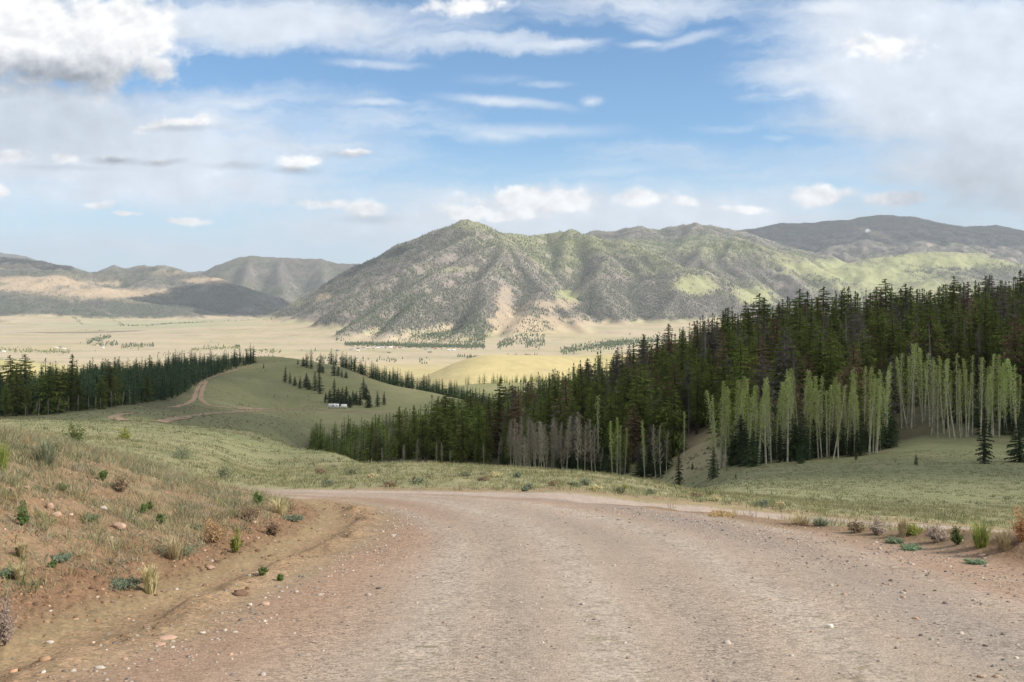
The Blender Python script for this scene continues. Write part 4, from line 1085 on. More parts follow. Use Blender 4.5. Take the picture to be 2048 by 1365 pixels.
def attr_mat(name, trans=0.0):
    m, g, b = new_mat(name)
    c = g.node('ShaderNodeAttribute', attribute_name='cover').outputs['Color']
    n = g.noise(g.node('ShaderNodeNewGeometry').outputs['Position'], 9.0, 3, .6)
    c = g.mix(1.0, c, g.mix(n, (.72, .72, .72, 1), (1.25, 1.25, 1.25, 1)), blend='MULTIPLY')
    g.l.new(c, b.inputs['Base Color'])
    if trans:
        t = g.node('ShaderNodeBsdfTranslucent'); g.l.new(c, t.inputs[0]); mx = g.node('ShaderNodeMixShader'); mx.inputs[0].default_value = trans
        g.l.new(b.outputs[0], mx.inputs[1]); g.l.new(t.outputs[0], mx.inputs[2]); g.l.new(mx.outputs[0], g.n['Material Output'].inputs['Surface'])
    return m
M_FARTREE = attr_mat('far_tree_tones'); M_BLADES = attr_mat('blade_tones', .25)

def mountain_woods(N=120000):
    us, ys, ZZ, wood, hm, n1, green = FAR
    px = np.broadcast_to(us[None], ZZ.shape); py = -(ZZ - EYE) / ys[:, None]
    # share of the view each cell of land takes up, seen from the road's side of the valley
    dv = np.clip(py[:-1] - py[1:], 0, None)[:, :-1]
    hid = np.minimum.accumulate(py, axis=0)[:-1, :-1]; seen = py[1:, :-1] <= hid + .0004
    wgt = dv * (wood[:-1, :-1] > .02) * wood[:-1, :-1] * seen * (ys[:-1, None] < 15000) * (np.abs(px[:-1, :-1]) < .6)
    p = wgt.ravel() / wgt.sum()
    c = rng.choice(len(p), N, p=p); j, i = np.divmod(c, wgt.shape[1])
    a, b = rng.random(N), rng.random(N)
    y = ys[j] + (ys[j + 1] - ys[j]) * b; u = us[i] + (us[i + 1] - us[i]) * a; x = u * y
    z = far_h(x, y)
    h = rng.normal(13, 2.5, N).clip(7, 20); w = h * rng.uniform(.15, .24, N)
    dead = rng.random(N) < (.62 - .4 * np.clip(n1[j, i] + .2, 0, 1))
    col = np.where(dead[:, None], np.array([.20, .18, .155])[None], np.array([.085, .105, .055])[None]) * rng.uniform(.7, 1.35, N)[:, None]
    yel = rng.random(N) < .5 * green[j, i]; col = np.where(yel[:, None], np.array([.15, .19, .06])[None] * rng.uniform(.8, 1.2, N)[:, None], col)
    pyramids('mountain_forest', x, y, z, h, w, col, 'grey and dark green conifer woods covering the mountain slopes', 'forest', M_FARTREE)
mountain_woods()

def valley_woods():
    # (px0, py0, px1, py1, half thickness in photo px, number)
    strips = [(172, 684, 222, 672, 5, 150), (185, 690, 235, 686, 4, 70), (243, 692, 310, 690, 3.5, 110), (300, 655, 420, 645, 2, 120), (420, 645, 500, 640, 2, 90), (385, 698, 480, 694, 3, 130), (490, 700, 562, 702, 3, 90),
              (0, 697, 140, 702, 3, 160), (0, 721, 40, 721, 2, 20), (40, 721, 75, 726, 2, 22), (95, 634, 130, 640, 3, 70), (145, 641, 165, 648, 2, 30), (220, 640, 250, 650, 2, 30), (240, 650, 300, 656, 1.5, 40),
              (672, 676, 760, 668, 4, 700), (740, 668, 970, 676, 9, 3800), (690, 687, 800, 688, 3, 600), (800, 689, 970, 691, 3.5, 1000), (640, 652, 720, 662, 3, 300), (650, 660, 700, 656, 3, 90), (590, 648, 610, 646, 1.5, 16), (520, 652, 548, 654, 1.5, 16),
              (995, 690, 1080, 668, 7, 420), (1050, 686, 1090, 680, 8, 200), (915, 712, 990, 718, 2, 80), (1010, 714, 1080, 714, 3, 90), (1120, 700, 1260, 682, 6, 500), (1200, 690, 1340, 676, 6, 600), (1080, 716, 1130, 720, 3, 50), (1060, 740, 1110, 736, 5, 60),
              (300, 706, 560, 712, 4, 40), (600, 716, 860, 722, 4, 60)]
    X, Y = [], []
    for x0, y0, x1, y1, th, n in strips:
        t = rng.random(n); px = x0 + (x1 - x0) * t; py = y0 + (y1 - y0) * t + rng.normal(0, th * .6, n) + 2
        yy = (300.0) / np.maximum((py - YH) / F, .02); X.append((px - 1024) / F * yy); Y.append(yy)
    x = np.concatenate(X); y = np.concatenate(Y); k = (y > 2800) & (y < 14000); x, y = x[k], y[k]; n = len(x)
    z = far_h(x, y); h = rng.normal(12, 2.5, n).clip(6, 19); w = h * rng.uniform(.16, .28, n)
    col = np.array([.075, .095, .045])[None] * rng.uniform(.7, 1.5, n)[:, None]
    nr = (y < 5200) & (x < -900); col[nr] = np.array([.16, .17, .06])[None] * rng.uniform(.7, 1.3, nr.sum())[:, None]; h[nr] *= .6; w[nr] *= 1.2
    pyramids('valley_trees', x, y, z, h, w, col, 'strips and belts of trees across the pale valley floor', 'trees', M_FARTREE, 5)
valley_woods()

def sage_cover(n=26000):
    u = rng.uniform(-.62, .30, n); y = np.exp(rng.uniform(math.log(130), math.log(1150), n)); x = u * y
    k = (rng.random(n) < .25 + .75 * sst(fbm(x, y, 45, 3, ox=98), -.1, .5)) & (floor_mask(x, y) < .5) & ~((np.abs(x + .365 * y) < 0) ); x, y = x[k], y[k]; n = len(x)
    s_ = rng.uniform(.16, .42, n) * (1 + y / 900)
    col = np.array([(.12, .125, .065), (.17, .15, .085), (.26, .235, .14)])[rng.integers(0, 3, n)] * rng.uniform(.8, 1.2, n)[:, None]
    pyramids('sagebrush_cover', x, y, height(x, y) - .05, s_, s_ * 1.1, col, 'tiny sage clumps speckling the grassy hillsides', 'sagebrush', M_FARTREE, 5)
sage_cover()

# ------------------------------------------------------------------ valley houses
def flat_mat(name, c, rough=.8, spec=.2):
    m, g, b = new_mat(name); b.inputs['Roughness'].default_value = rough; b.inputs['Specular IOR Level'].default_value = spec
    n = g.noise(g.node('ShaderNodeNewGeometry').outputs['Position'], 1.5, 4, .6)
    g.l.new(g.mix(n, tuple(x * .88 for x in c) + (1,), tuple(min(1, x * 1.08) for x in c) + (1,)), b.inputs['Base Color']); return m
M_WHITE = flat_mat('white_paint', (.80, .80, .78), .4, .4); M_WALL = flat_mat('pale_wall', (.62, .57, .50)); M_WOOD = flat_mat('brown_timber', (.22, .14, .09))
M_ROOFR = flat_mat('red_roof', (.50, .13, .10)); M_ROOFG = flat_mat('grey_roof', (.22, .23, .25)); M_ROOFW = flat_mat('pale_metal_roof', (.75, .76, .78), .5)
M_GLASS = flat_mat('dark_glass', (.02, .025, .03), .15, .6); M_RUB = flat_mat('black_rubber', (.02, .02, .02)); M_METAL = flat_mat('grey_metal', (.35, .36, .38), .4, .5)
M_STRIPE = flat_mat('grey_stripe', (.25, .27, .32))

def house(x, y, L, W, Hh, wall, roof, rot, label, group):
    e = bpy.data.objects.new('house', None); COL.objects.link(e); e.location = (x, y, float(far_h(np.array([x]), np.array([y]))[0]) - .3); e.rotation_euler = (0, 0, rot)
    tag(e, label, 'house', group)
    b = MB(); b.box(-L / 2, L / 2, -W / 2, W / 2, 0, Hh)
    b.tri((-L / 2, -W / 2, Hh), (-L / 2, W / 2, Hh), (-L / 2, 0, Hh + W * .32)); b.tri((L / 2, -W / 2, Hh), (L / 2, W / 2, Hh), (L / 2, 0, Hh + W * .32))
    b.build('walls', wall, e)
    q = MB(); o = .6; z0 = Hh - .15; z1 = Hh + W * .34 + .1
    q.quad((-L / 2 - o, -W / 2 - o, z0), (L / 2 + o, -W / 2 - o, z0), (L / 2 + o, 0, z1), (-L / 2 - o, 0, z1)); q.quad((-L / 2 - o, W / 2 + o, z0), (-L / 2 - o, 0, z1), (L / 2 + o, 0, z1), (L / 2 + o, W / 2 + o, z0))
    q.build('roof', roof, e)
    w = MB(); w.box(-L * .3, -L * .12, -W / 2 - .06, -W / 2 - .01, 1, 2.2); w.build('window', M_GLASS, e); w = MB(); w.box(L * .12, L * .3, -W / 2 - .06, -W / 2 - .01, 1, 2.2); w.build('window', M_GLASS, e)
    d = MB(); d.box(-.6, .6, -W / 2 - .07, -W / 2 - .02, 0, 2.2); d.build('door', M_WOOD, e)
HS = [(675, 703, 'brown', 'g'), (703, 701, 'white', 'g'), (716, 699, 'brown', 'g'), (727, 697, 'pale', 'g'), (737, 699, 'brown', 'w'), (748, 699, 'pale', 'g'), (756, 697, 'white', 'w'), (764, 696, 'pale', 'w'), (772, 697, 'white', 'g'),
      (781, 696, 'white', 'w'), (790, 697, 'pale', 'r'), (800, 696, 'brown', 'g'), (716, 704, 'pale', 'w'), (852, 699, 'pale', 'g'), (860, 706, 'brown', 'g'), (872, 698, 'pale', 'r'), (898, 701, 'white', 'w'), (908, 701, 'pale', 'w'), (778, 706, 'brown', 'g'),
      (112, 697, 'white', 'w'), (122, 696, 'pale', 'g'), (129, 699, 'white', 'w'), (8, 704, 'white', 'w'), (205, 696, 'white', 'w')]
for i, (px, py, wc, rc) in enumerate(HS):
    y = 300.0 / ((py - YH) / F); x = cx_(px, y)
    zone = 'the village below the mountain' if px > 600 else 'the ranch on the pale plain'
    k = sorted([h for h in HS if (h[0] > 600) == (px > 600)]).index(HS[i])
    row = ORD[k] if k < 20 else 'last'
    house(x, y, random.uniform(13, 21), random.uniform(8, 11), random.uniform(3, 4.5), {'white': M_WHITE, 'pale': M_WALL, 'brown': M_WOOD}[wc], {'g': M_ROOFG, 'w': M_ROOFW, 'r': M_ROOFR}[rc], random.uniform(-.4, .4),
          f"{wc} house with {dict(g='grey', w='pale', r='red')[rc]} roof, {row} from the west in {zone}", 'houses of ' + zone)

# ------------------------------------------------------------------ motorhome and its trailer
def prism(mb, prof, y0, y1):
    n = len(prof); b = mb.n
    mb.co += [(x, y0, z) for x, z in prof] + [(x, y1, z) for x, z in prof]; mb.n += 2 * n
    for k in range(1, n - 1): mb.f3.append((b, b + k, b + k + 1)); mb.f3.append((b + n, b + n + k + 1, b + n + k))
    for k in range(n): k2 = (k + 1) % n; mb.f4.append((b + k, b + n + k, b + n + k2, b + k2))
def wheel(par, x, y, rr=.38, w=.24):
    t = MB(); n = 20
    for s_, z_ in ((1, 0),):
        for k in range(n):
            a0, a1 = 6.2832 * k / n, 6.2832 * (k + 1) / n
            P = lambda a, r_, yy: (x + r_ * math.cos(a), yy, rr + r_ * math.sin(a))
            t.quad(P(a0, rr, y - w / 2), P(a1, rr, y - w / 2), P(a1, rr, y + w / 2), P(a0, rr, y + w / 2))
            for yy in (y - w / 2, y + w / 2): t.quad(P(a0, rr * .55, yy), P(a1, rr * .55, yy), P(a1, rr, yy), P(a0, rr, yy))
    o = t.build('wheel', M_RUB, par); m_ = MB()
    for yy in (y - w / 2 + .02, y + w / 2 - .02):
        for k in range(n):
            a0, a1 = 6.2832 * k / n, 6.2832 * (k + 1) / n
            m_.tri((x, yy, rr), (x + rr * .56 * math.cos(a0), yy, rr + rr * .56 * math.sin(a0)), (x + rr * .56 * math.cos(a1), yy, rr + rr * .56 * math.sin(a1)))
    m_.build('rim', M_METAL, o)
def motorhome(x, y, rot):
    e = bpy.data.objects.new('motorhome', None); COL.objects.link(e); e.location = (x, y, H1(x, y) + .02); e.rotation_euler = (0, 0, rot)
    tag(e, 'white motorhome with over-cab bunk parked on the grassy track below the hill', 'motorhome')
    b = MB(); prism(b, [(-2.0, .55), (3.7, .55), (3.7, 3.05), (-3.35, 3.15), (-3.55, 2.75), (-3.5, 2.2), (-2.0, 2.05)], -1.15, 1.15); b.build('body', M_WHITE, e)
    c = MB(); prism(c, [(-3.9, .5), (-2.0, .5), (-2.0, 2.03), (-2.75, 2.03), (-3.2, 1.35), (-3.85, 1.2)], -.98, .98); cab = c.build('cab', M_WHITE, e)
    w = MB(); prism(w, [(-3.22, 1.38), (-3.18, 1.36), (-2.76, 1.98), (-2.80, 2.0)], -.88, .88); w.build('windscreen', M_GLASS, cab)
    for sy in (-1, 1):
        w = MB(); w.box(-2.9, -2.2, sy * .99 - .015, sy * .99 + .015, 1.32, 1.9); w.build('side_window', M_GLASS, cab)
        w = MB(); w.box(-.9, .35, sy * 1.16 - .02, sy * 1.16 + .02, 1.75, 2.4); w.build('window', M_GLASS, e)
        w = MB(); w.box(1.9, 2.8, sy * 1.16 - .02, sy * 1.16 + .02, 1.85, 2.35); w.build('window', M_GLASS, e)
        st = MB(); st.box(-1.9, 3.6, sy * 1.157 - .01, sy * 1.157 + .01, 1.15, 1.3); st.build('stripe', M_STRIPE, e)
        for wx in (-3.1, 2.1): wheel(e, wx, sy * .95)
        h = MB(); h.box(-3.93, -3.89, sy * .7 - .14, sy * .7 + .14, .8, 1.0); h.build('headlight', M_METAL, cab)
    d = MB(); d.box(.75, 1.45, -1.185, -1.155, .65, 2.5); d.build('door', M_ROOFW, e)
    a = MB(); a.box(.2, 1.2, -.4, .4, 3.11, 3.4); a.build('roof_air_conditioner', M_WHITE, e)
    return e
mx_, my_, _z = hit(667, 817.5, ymin=400)
motorhome(mx_, my_, .04)
e = bpy.data.objects.new('cargo_trailer', None); COL.objects.link(e); tx_ = mx_ + 7.1; e.location = (tx_, my_ + .2, H1(tx_, my_) + .02); e.rotation_euler = (0, 0, .05)
tag(e, 'short white box trailer hitched behind the motorhome', 'trailer')
b = MB(); prism(b, [(-2.1, .45), (2.0, .45), (2.0, 2.75), (-1.7, 2.85), (-2.1, 2.4)], -1.05, 1.05); b.build('body', M_WHITE, e)
for sy in (-1, 1): wheel(e, .1, sy * .98, .34, .2); wheel(e, .9, sy * .98, .34, .2)
b = MB(); b.box(-3.3, -2.1, -.06, .06, .4, .5); b.build('hitch', M_METAL, e)
b = MB(); b.box(1.985, 2.03, -.9, .9, .55, 2.5); b.build('rear_door', M_ROOFW, e)
b = MB(); b.box(-1.3, -.6, -1.085, -1.055, .55, 2.3); b.build('side_door', M_ROOFW, e)

# ------------------------------------------------------------------ grass, stones and plants near the road
def blades(x, y, nb, hmin, hmax, spread, lean, wid, tones, tw, seedoff=0):
    """tufts at x, y with nb blades each; returns coordinates, faces, colours"""
    n = len(x); T = np.repeat(np.arange(n), nb); m = len(T)
    hs = np.repeat(rng.uniform(hmin, hmax, n), nb) * rng.uniform(.45, 1.1, m)
    a = rng.random(m) * 6.28; rr = np.sqrt(rng.random(m)) * spread
    bx = x[T] + rr * np.cos(a); by = y[T] + rr * np.sin(a); bz = height(bx, by) - .01
    la = a + rng.normal(0, .6, m); ll = lean * hs * rng.uniform(.3, 1.3, m)
    dx, dy = np.cos(la), np.sin(la); w = wid * rng.uniform(.6, 1.3, m); qa = rng.random(m) * 6.28; wx, wy = np.cos(qa) * w, np.sin(qa) * w
    P = np.empty((m, 5, 3))
    P[:, 0] = np.stack([bx - wx, by - wy, bz], -1); P[:, 1] = np.stack([bx + wx, by + wy, bz], -1)
    mxx, myy, mz = bx + dx * ll * .35, by + dy * ll * .35, bz + hs * .6
    P[:, 2] = np.stack([mxx + wx * .8, myy + wy * .8, mz], -1); P[:, 3] = np.stack([mxx - wx * .8, myy - wy * .8, mz], -1)
    P[:, 4] = np.stack([bx + dx * ll, by + dy * ll, bz + hs * rng.uniform(.85, 1, m)], -1)
    i = np.arange(m) * 5
    q = np.stack([i, i + 1, i + 2, i + 3], -1); t = np.stack([i + 3, i + 2, i + 4], -1)
    tones = np.array(tones); ci = rng.choice(len(tones), n, p=np.array(tw) / sum(tw))
    cc = tones[ci][T] * rng.uniform(.75, 1.25, m)[:, None]
    return P.reshape(-1, 3), q, t, np.repeat(cc, 5, axis=0)
STRAW = (.38, .325, .195); DRYG = (.28, .255, .14); SAGE = (.19, .205, .13); GRN = (.13, .18, .06); GREY = (.27, .255, .185); RUST = (.33, .19, .10)
PARTS = []
def add_blades(*a, **k): PARTS.append(blades(*a, **k))
def scatter(n, x0, x1, y0, y1, dens):
    x = rng.uniform(x0, x1, n); y = rng.uniform(y0, y1, n); k = rng.random(n) < dens(x, y); return x[k], y[k]
def d_bank(x, y):
    le, re, ft, road, strip, s, wob = near_parts(x, y)
    n = fbm(x, y, 1.4, 3, ox=81)
    return np.where(s < .35, 0, np.clip(.16 + .42 * sst(n, -.15, .5) + .85 * sst(s + 1.3 * n, 1.8, 4.8), 0, 1)) * (np.abs(x / y) < .75) * (1 - road) * (1 - strip)
x, y = scatter(34000, -17, -3.4, 5, 24, d_bank); add_blades(x, y, 16, .05, .23, .09, .9, .0030, [STRAW, DRYG, SAGE, GREY, GRN, RUST], [3, 3, 3, 2.4, 1, .5])
x, y = scatter(16000, -17, -3.4, 5, 24, lambda x, y: .5 * (near_parts(x, y)[5] > .3) * (fbm(x, y, .9, 3, ox=83) > -.15)); add_blades(x, y, 14, .02, .07, .12, 1.3, .006, [SAGE, (.15, .16, .10), GREY, STRAW, (.24, .17, .10)], [2, 1, 3, 4, 3])
def d_ridge(x, y):
    le, re, ft, road, strip, s, wob = near_parts(x, y)
    return np.clip(.35 + .8 * fbm(x, y, 2.5, 3, ox=82) + .3, 0, 1) * (road < .02) * (strip < .02) * (y > np.interp(x, [-12, -4, 0, 6, 14, 20], [26, 24.4, 23.6, 22.9, 23.8, 24.5])) * (np.abs(x / y) < .62)
x, y = scatter(30000, -24, 26, 22.5, 42, d_ridge); add_blades(x, y, 9, .05, .17, .10, .8, .0045, [(.31, .27, .16), (.23, .215, .115), (.17, .185, .11), (.21, .22, .10), GRN], [2.5, 4, 3, 3, .8])
def d_far(x, y): return np.clip(.55 + fbm(x, y, 7, 3, ox=84), 0, 1) * (np.abs(x / y) < .62) * (1 - near_parts(x, y)[4])
for k in range(3):
    x, y = scatter(15000, -62, 66, [42, 60, 85][k], [60, 85, 128][k], d_far); add_blades(x, y, 6, .05, .15, .25, .9, [.010, .015, .020][k], [(.215, .20, .11), (.155, .17, .105), (.175, .18, .09), (.25, .23, .13), (.125, .145, .07)], [3, 3, 4, 1.5, 1.6])
def d_verge(x, y):
    le, re, ft, road, strip, s, wob = near_parts(x, y)
    q = x - re; n = fbm(x, y, .8, 3, ox=85)
    return np.clip(.25 + n, 0, 1) * sst(q, .35, 1.5) * (strip < .02) * (y < 20.5) * (1 - .55 * sst(y, 14.5, 16))
x, y = scatter(8000, 1, 16, 7, 20.5, d_verge); add_blades(x, y, 14, .08, .26, .08, .6, .0035, [STRAW, DRYG, RUST, GREY, SAGE, GRN], [3, 3, 2, 2, 2, 1.2])
x, y = scatter(9000, -62, 66, 26, 128, lambda x, y: (.15 + .8 * sst(fbm(x, y, 5, 3, ox=88), .05, .5)) * (np.abs(x / y) < .62) * (near_parts(x, y)[4] < .02)); add_blades(x, y, 12, .10, .26, .16, .8, .012, [(.12, .13, .075), (.20, .165, .10), (.28, .25, .15), (.15, .18, .09)], [3, 2, 2, 2])
co, qs, ts, cs, off = [], [], [], [], 0
for P, q, t, c in PARTS: co.append(P); qs.append(q + off); ts.append(t + off); cs.append(c); off += len(P)
tag(mesh_np('grass', np.concatenate(co), [np.concatenate(qs), np.concatenate(ts)], M_BLADES, dict(cover=np.concatenate(cs)), smooth=False), 'dry straw and grey green grass tufts over banks and meadow', 'grass', None, 'stuff')
PARTS = []

def stones(name, x, y, r_, col, label, cat, flat=.6, sink=.3):
    n = len(x); bas = np.array([(1, 0, 0), (0, 1, 0), (-1, 0, 0), (0, -1, 0), (.55, .5, .8), (-.5, .55, .75), (-.5, -.5, .8), (.5, -.55, .7), (.6, .6, -.5), (-.6, .6, -.5), (-.6, -.6, -.5), (.6, -.6, -.5)])
    fc = np.array([(4, 5, 6), (4, 6, 7), (0, 4, 7), (0, 8, 4), (8, 1, 4), (1, 5, 4), (1, 9, 5), (9, 2, 5), (2, 6, 5), (2, 10, 6), (10, 3, 6), (3, 7, 6), (3, 11, 7), (11, 0, 7)])
    v = bas[None] * (1 + rng.normal(0, .16, (n, 12, 3))) * r_[:, None, None]; v[:, :, 0] *= rng.uniform(.8, 1.5, n)[:, None]; v[:, :, 2] *= flat
    a = rng.random(n) * 6.28; ca, sa = np.cos(a)[:, None], np.sin(a)[:, None]
    X = x[:, None] + v[:, :, 0] * ca - v[:, :, 1] * sa; Y = y[:, None] + v[:, :, 0] * sa + v[:, :, 1] * ca; Z = (height(x, y) + r_ * flat * (.5 - sink))[:, None] + v[:, :, 2]
    o = mesh_np(name, np.stack([X, Y, Z], -1).reshape(-1, 3), (np.arange(n)[:, None, None] * 12 + fc[None]).reshape(-1, 3), M_STONE, dict(cover=np.repeat(col, 12, axis=0)), smooth=False)
    return tag(o, label, cat, None, 'stuff')
M_STONE = attr_mat('stone_tones')
def stone_cols(n, base, var=.3): return np.array(base)[rng.integers(0, len(base), n)] * rng.uniform(1 - var, 1 + var, n)[:, None]
def d_grav(x, y):
    le, re, ft, road, strip, s, wob = near_parts(x, y)
    ed = np.exp(-((x - le - .3) / .5) ** 2) + np.exp(-((x - re + .9) / 1.1) ** 2) + .35 * np.exp(-((x - (le + re) / 2 - 1.9) / .5) ** 2)
    return np.clip((.10 + .9 * ed) * (.6 + fbm(x, y, .7, 3, ox=86)), 0, 1) * (s < .1) * (x < re + 1.2)
x, y = scatter(42000, -4.6, 8, 4.5, 19, d_grav); n = len(x)
stones('loose_gravel', x, y, rng.gamma(2.2, .0034, n).clip(.003, .028), stone_cols(n, [(.34, .29, .25), (.25, .22, .19), (.32, .22, .16), (.37, .33, .28), (.16, .14, .125)]), 'loose stones lying along the road edges and ruts', 'gravel')
x, y = scatter(9000, -15, -3.2, 5, 22, lambda x, y: np.where(near_parts(x, y)[5] > 0, .45 * (1 - sst(near_parts(x, y)[5], 5, 8)), .1)); n = len(x)
stones('bank_stones', x, y, rng.gamma(2.2, .0045, n).clip(.004, .04), stone_cols(n, [(.38, .22, .14), (.30, .17, .10), (.46, .33, .24), (.22, .13, .08)]), 'small reddish stones and clods scattered on the bare bank', 'stones')
def d_clod(x, y):
    s = near_parts(x, y)[5]; le = near_parts(x, y)[0]
    return np.exp(-((s - .25) / .45) ** 2) * .9 + .5 * np.exp(-((x - le + .35) / .22) ** 2) * (fbm(x, y, 1.1, 2, ox=87) > 0)
x, y = scatter(22000, -6.5, -1.5, 5, 21.5, d_clod); n = len(x)
stones('dirt_clods', x, y, rng.gamma(2.0, .0048, n).clip(.004, .04), stone_cols(n, [(.20, .125, .075), (.26, .17, .10), (.15, .09, .055)]), 'crumbled dark earth clods along the foot of the bank', 'clods', .7, .45)
def d_berm(x, y): re = near_parts(x, y)[1]; return np.exp(-((x - re - .8 - .04 * np.maximum(0, 15 - y)) / .45) ** 2)
x, y = scatter(4000, 3, 9, 6, 17, d_berm); n = len(x)
stones('berm_clods', x, y, rng.gamma(2.0, .0052, n).clip(.004, .04), stone_cols(n, [(.22, .135, .085), (.17, .105, .065), (.30, .20, .13)]), 'crumbled red earth along the low berm', 'clods', .7, .45)

def rock(px, py, wpx, c, label, tall=.6):
    X_, Y_, Z_ = hit(px, py); r0 = wpx / 2 * Y_ / F
    nu, nv = 14, 9; sd_ = random.random() * 50
    th = np.linspace(0, 2 * np.pi, nu, endpoint=False)[None]; ph = np.linspace(-np.pi / 2, np.pi / 2, nv)[:, None]
    cx, cy, cz = np.cos(ph) * np.cos(th), np.cos(ph) * np.sin(th), np.sin(ph) + 0 * th
    s_ = 1 + .75 * fbm(cx * 1.1 + sd_, cy * 1.1 + cz * 1.3, 1.0, 3, .6); q = .22
    P = np.stack([cx * s_ * r0, cy * s_ * r0 * .75, cz * s_ * r0 * tall], -1); P = np.where(rng.random(P.shape) < 2, P, P)
    P[..., 2] = np.minimum(P[..., 2], r0 * tall * .8)
    i = np.arange(nv - 1)[:, None] * nu; j = np.arange(nu)[None]; j2 = (j + 1) % nu
    f = np.stack([i + j, i + j2, i + nu + j2, i + nu + j], -1).reshape(-1, 4); co = P.reshape(-1, 3)
    o = mesh_np('rock', co, f, M_STONE, dict(cover=np.tile(np.array(c), (len(co), 1))), smooth=False)
    o.location = (X_, Y_, Z_ + r0 * tall * .35); o.rotation_euler = (0, 0, random.uniform(-.6, .6)); tag(o, label, 'rock')
PK = (.40, .27, .20); WH = (.46, .41, .35); DK = (.16, .10, .07)
for a in [(100, 1018, 18, PK, 'tall pink rock upright on the bare bank beside a green plant', 1.1), (112, 1034, 26, PK, 'flat pink rock just below the tall pink one', .5), (237, 1057, 30, PK, 'largest flat pink rock in the middle of the bank', .6),
          (207, 1020, 18, WH, 'pale small rock above the largest pink rock', .6), (52, 978, 16, PK, 'pink stone high on the bank near the grass', .5), (92, 980, 12, (.5, .28, .16), 'orange stone high on the bank', .8), (420, 1138, 20, PK, 'flat pink stone at the foot of the bank', .35),
          (500, 1212, 10, WH, 'whitish stone beside the ditch clod', .8), (530, 1210, 22, PK, 'low pinkish stone at the road edge by the ditch', .35), (480, 1192, 30, DK, 'dark earth clod standing in the ditch', .6), (335, 1278, 36, PK, 'wide flat pink slab at the gravel edge', .25), (318, 1290, 26, PK, 'second flat slab touching the wide one', .25),
          (200, 1338, 20, WH, 'pale flat stone on the shoulder near the picture bottom', .3), (100, 1288, 16, WH, 'pale stone in the soil by the ditch', .5), (1660, 1256, 12, (.75, .70, .6), 'single white stone lying on the grey gravel', .9), (1962, 1356, 14, PK, 'pinkish stone on the gravel at the picture bottom', .6),
          (1965, 1113, 16, PK, 'pink stone in the red earth berm', .6), (405, 1268, 14, WH, 'small pale stone on the gravel edge above the flat slabs', .4), (310, 1140, 10, PK, 'little pink stone among clods below the straw tuft', .6)]:
    rock(*a)

M_PLANT = {k: leaf_mat('plant_' + k, a, b, 14, .25, .12) for k, a, b in [('green', (.075, .115, .035), (.12, .165, .055)), ('yellowgreen', (.19, .22, .05), (.28, .29, .09)), ('sage', (.14, .16, .095), (.22, .235, .15)), ('bluegreen', (.115, .145, .095), (.18, .205, .14)),
           ('straw', (.42, .35, .19), (.52, .45, .27)), ('brown', (.17, .12, .075), (.26, .20, .13)), ('orange', (.33, .22, .11), (.40, .29, .16)), ('rust', (.33, .15, .075), (.38, .22, .12)), ('mauve', (.27, .21, .18), (.36, .29, .24)), ('mint', (.13, .19, .11), (.19, .25, .15))]}
def plant(kind, px, py, wpx, hpx, mat, label, name='plant', cat='plant'):
    """kind: tuft (blades), bush (twigs and leaves), mat (low leaves)"""
    X_, Y_, Z_ = hit(px, py); k = Y_ / F; W = wpx * k / 2; Hh = hpx * k; r = random.Random(int(px * 7 + py)); m = MB(); st = MB()
    if kind == 'tuft':
        for i in range(190):
            a = r.random() * 6.28; rr = W * .35 * math.sqrt(r.random()); hh = Hh * r.uniform(.45, 1.1); o = W * r.uniform(.1, 1.0); w = .0028 + .0015 * r.random()
            b0 = Vector((rr * math.cos(a), rr * math.sin(a), -.02)); la = a + r.gauss(0, .5); d = Vector((math.cos(la), math.sin(la), 0)); s_ = Vector((-d.y, d.x, 0)) * w
            p1 = b0 + d * o * .35 + Vector((0, 0, hh * .65)); p2 = b0 + d * o + Vector((0, 0, hh * r.uniform(.8, 1)))
            m.quad(tuple(b0 - s_), tuple(b0 + s_), tuple(p1 + s_), tuple(p1 - s_)); m.tri(tuple(p1 - s_), tuple(p1 + s_), tuple(p2))
    else:
        flatk = 1 if kind == 'bush' else .9
        for i in range(46 if kind == 'bush' else 60):
            a = r.random() * 6.28; el = r.uniform(.35, 1.45) if kind == 'bush' else r.uniform(.05, .5)
            L = r.uniform(.35, 1.15); e_ = Vector((math.cos(a) * math.cos(el) * W * L, math.sin(a) * math.cos(el) * W * L, math.sin(el) * Hh * L))
            s_ = Vector((-math.sin(a), math.cos(a), 0)) * .003; mid = e_ * .5 + Vector((0, 0, Hh * .06))
            for p, q in ((Vector((0, 0, -.02)), mid), (mid, e_)): (m if mat in ('brown', 'mauve', 'rust', 'orange') else st).quad(tuple(p - s_), tuple(p + s_), tuple(q + s_ * .6), tuple(q - s_ * .6))
            for j in range(22):
                t = r.uniform(.3, 1.0); c = e_ * t + Vector((r.gauss(0, 1), r.gauss(0, 1), r.gauss(0, .7))) * W * .11; c.z = max(c.z, .004)
                l1 = Vector((r.uniform(-1, 1), r.uniform(-1, 1), r.uniform(-.3, 1.2))).normalized() * (.011 + .010 * r.random()) * (Y_ / 10) ** .5; l2 = l1.orthogonal().normalized() * l1.length * .35
                m.quad(tuple(c - l1), tuple(c + l2), tuple(c + l1), tuple(c - l2))
    o = m.build(name, M_PLANT[mat]); o.location = (X_, Y_, Z_ + .005); o.rotation_euler = (0, 0, 0); tag(o, label, cat)
    if st.n: st.build('stems', M_PLANT['brown'], o)
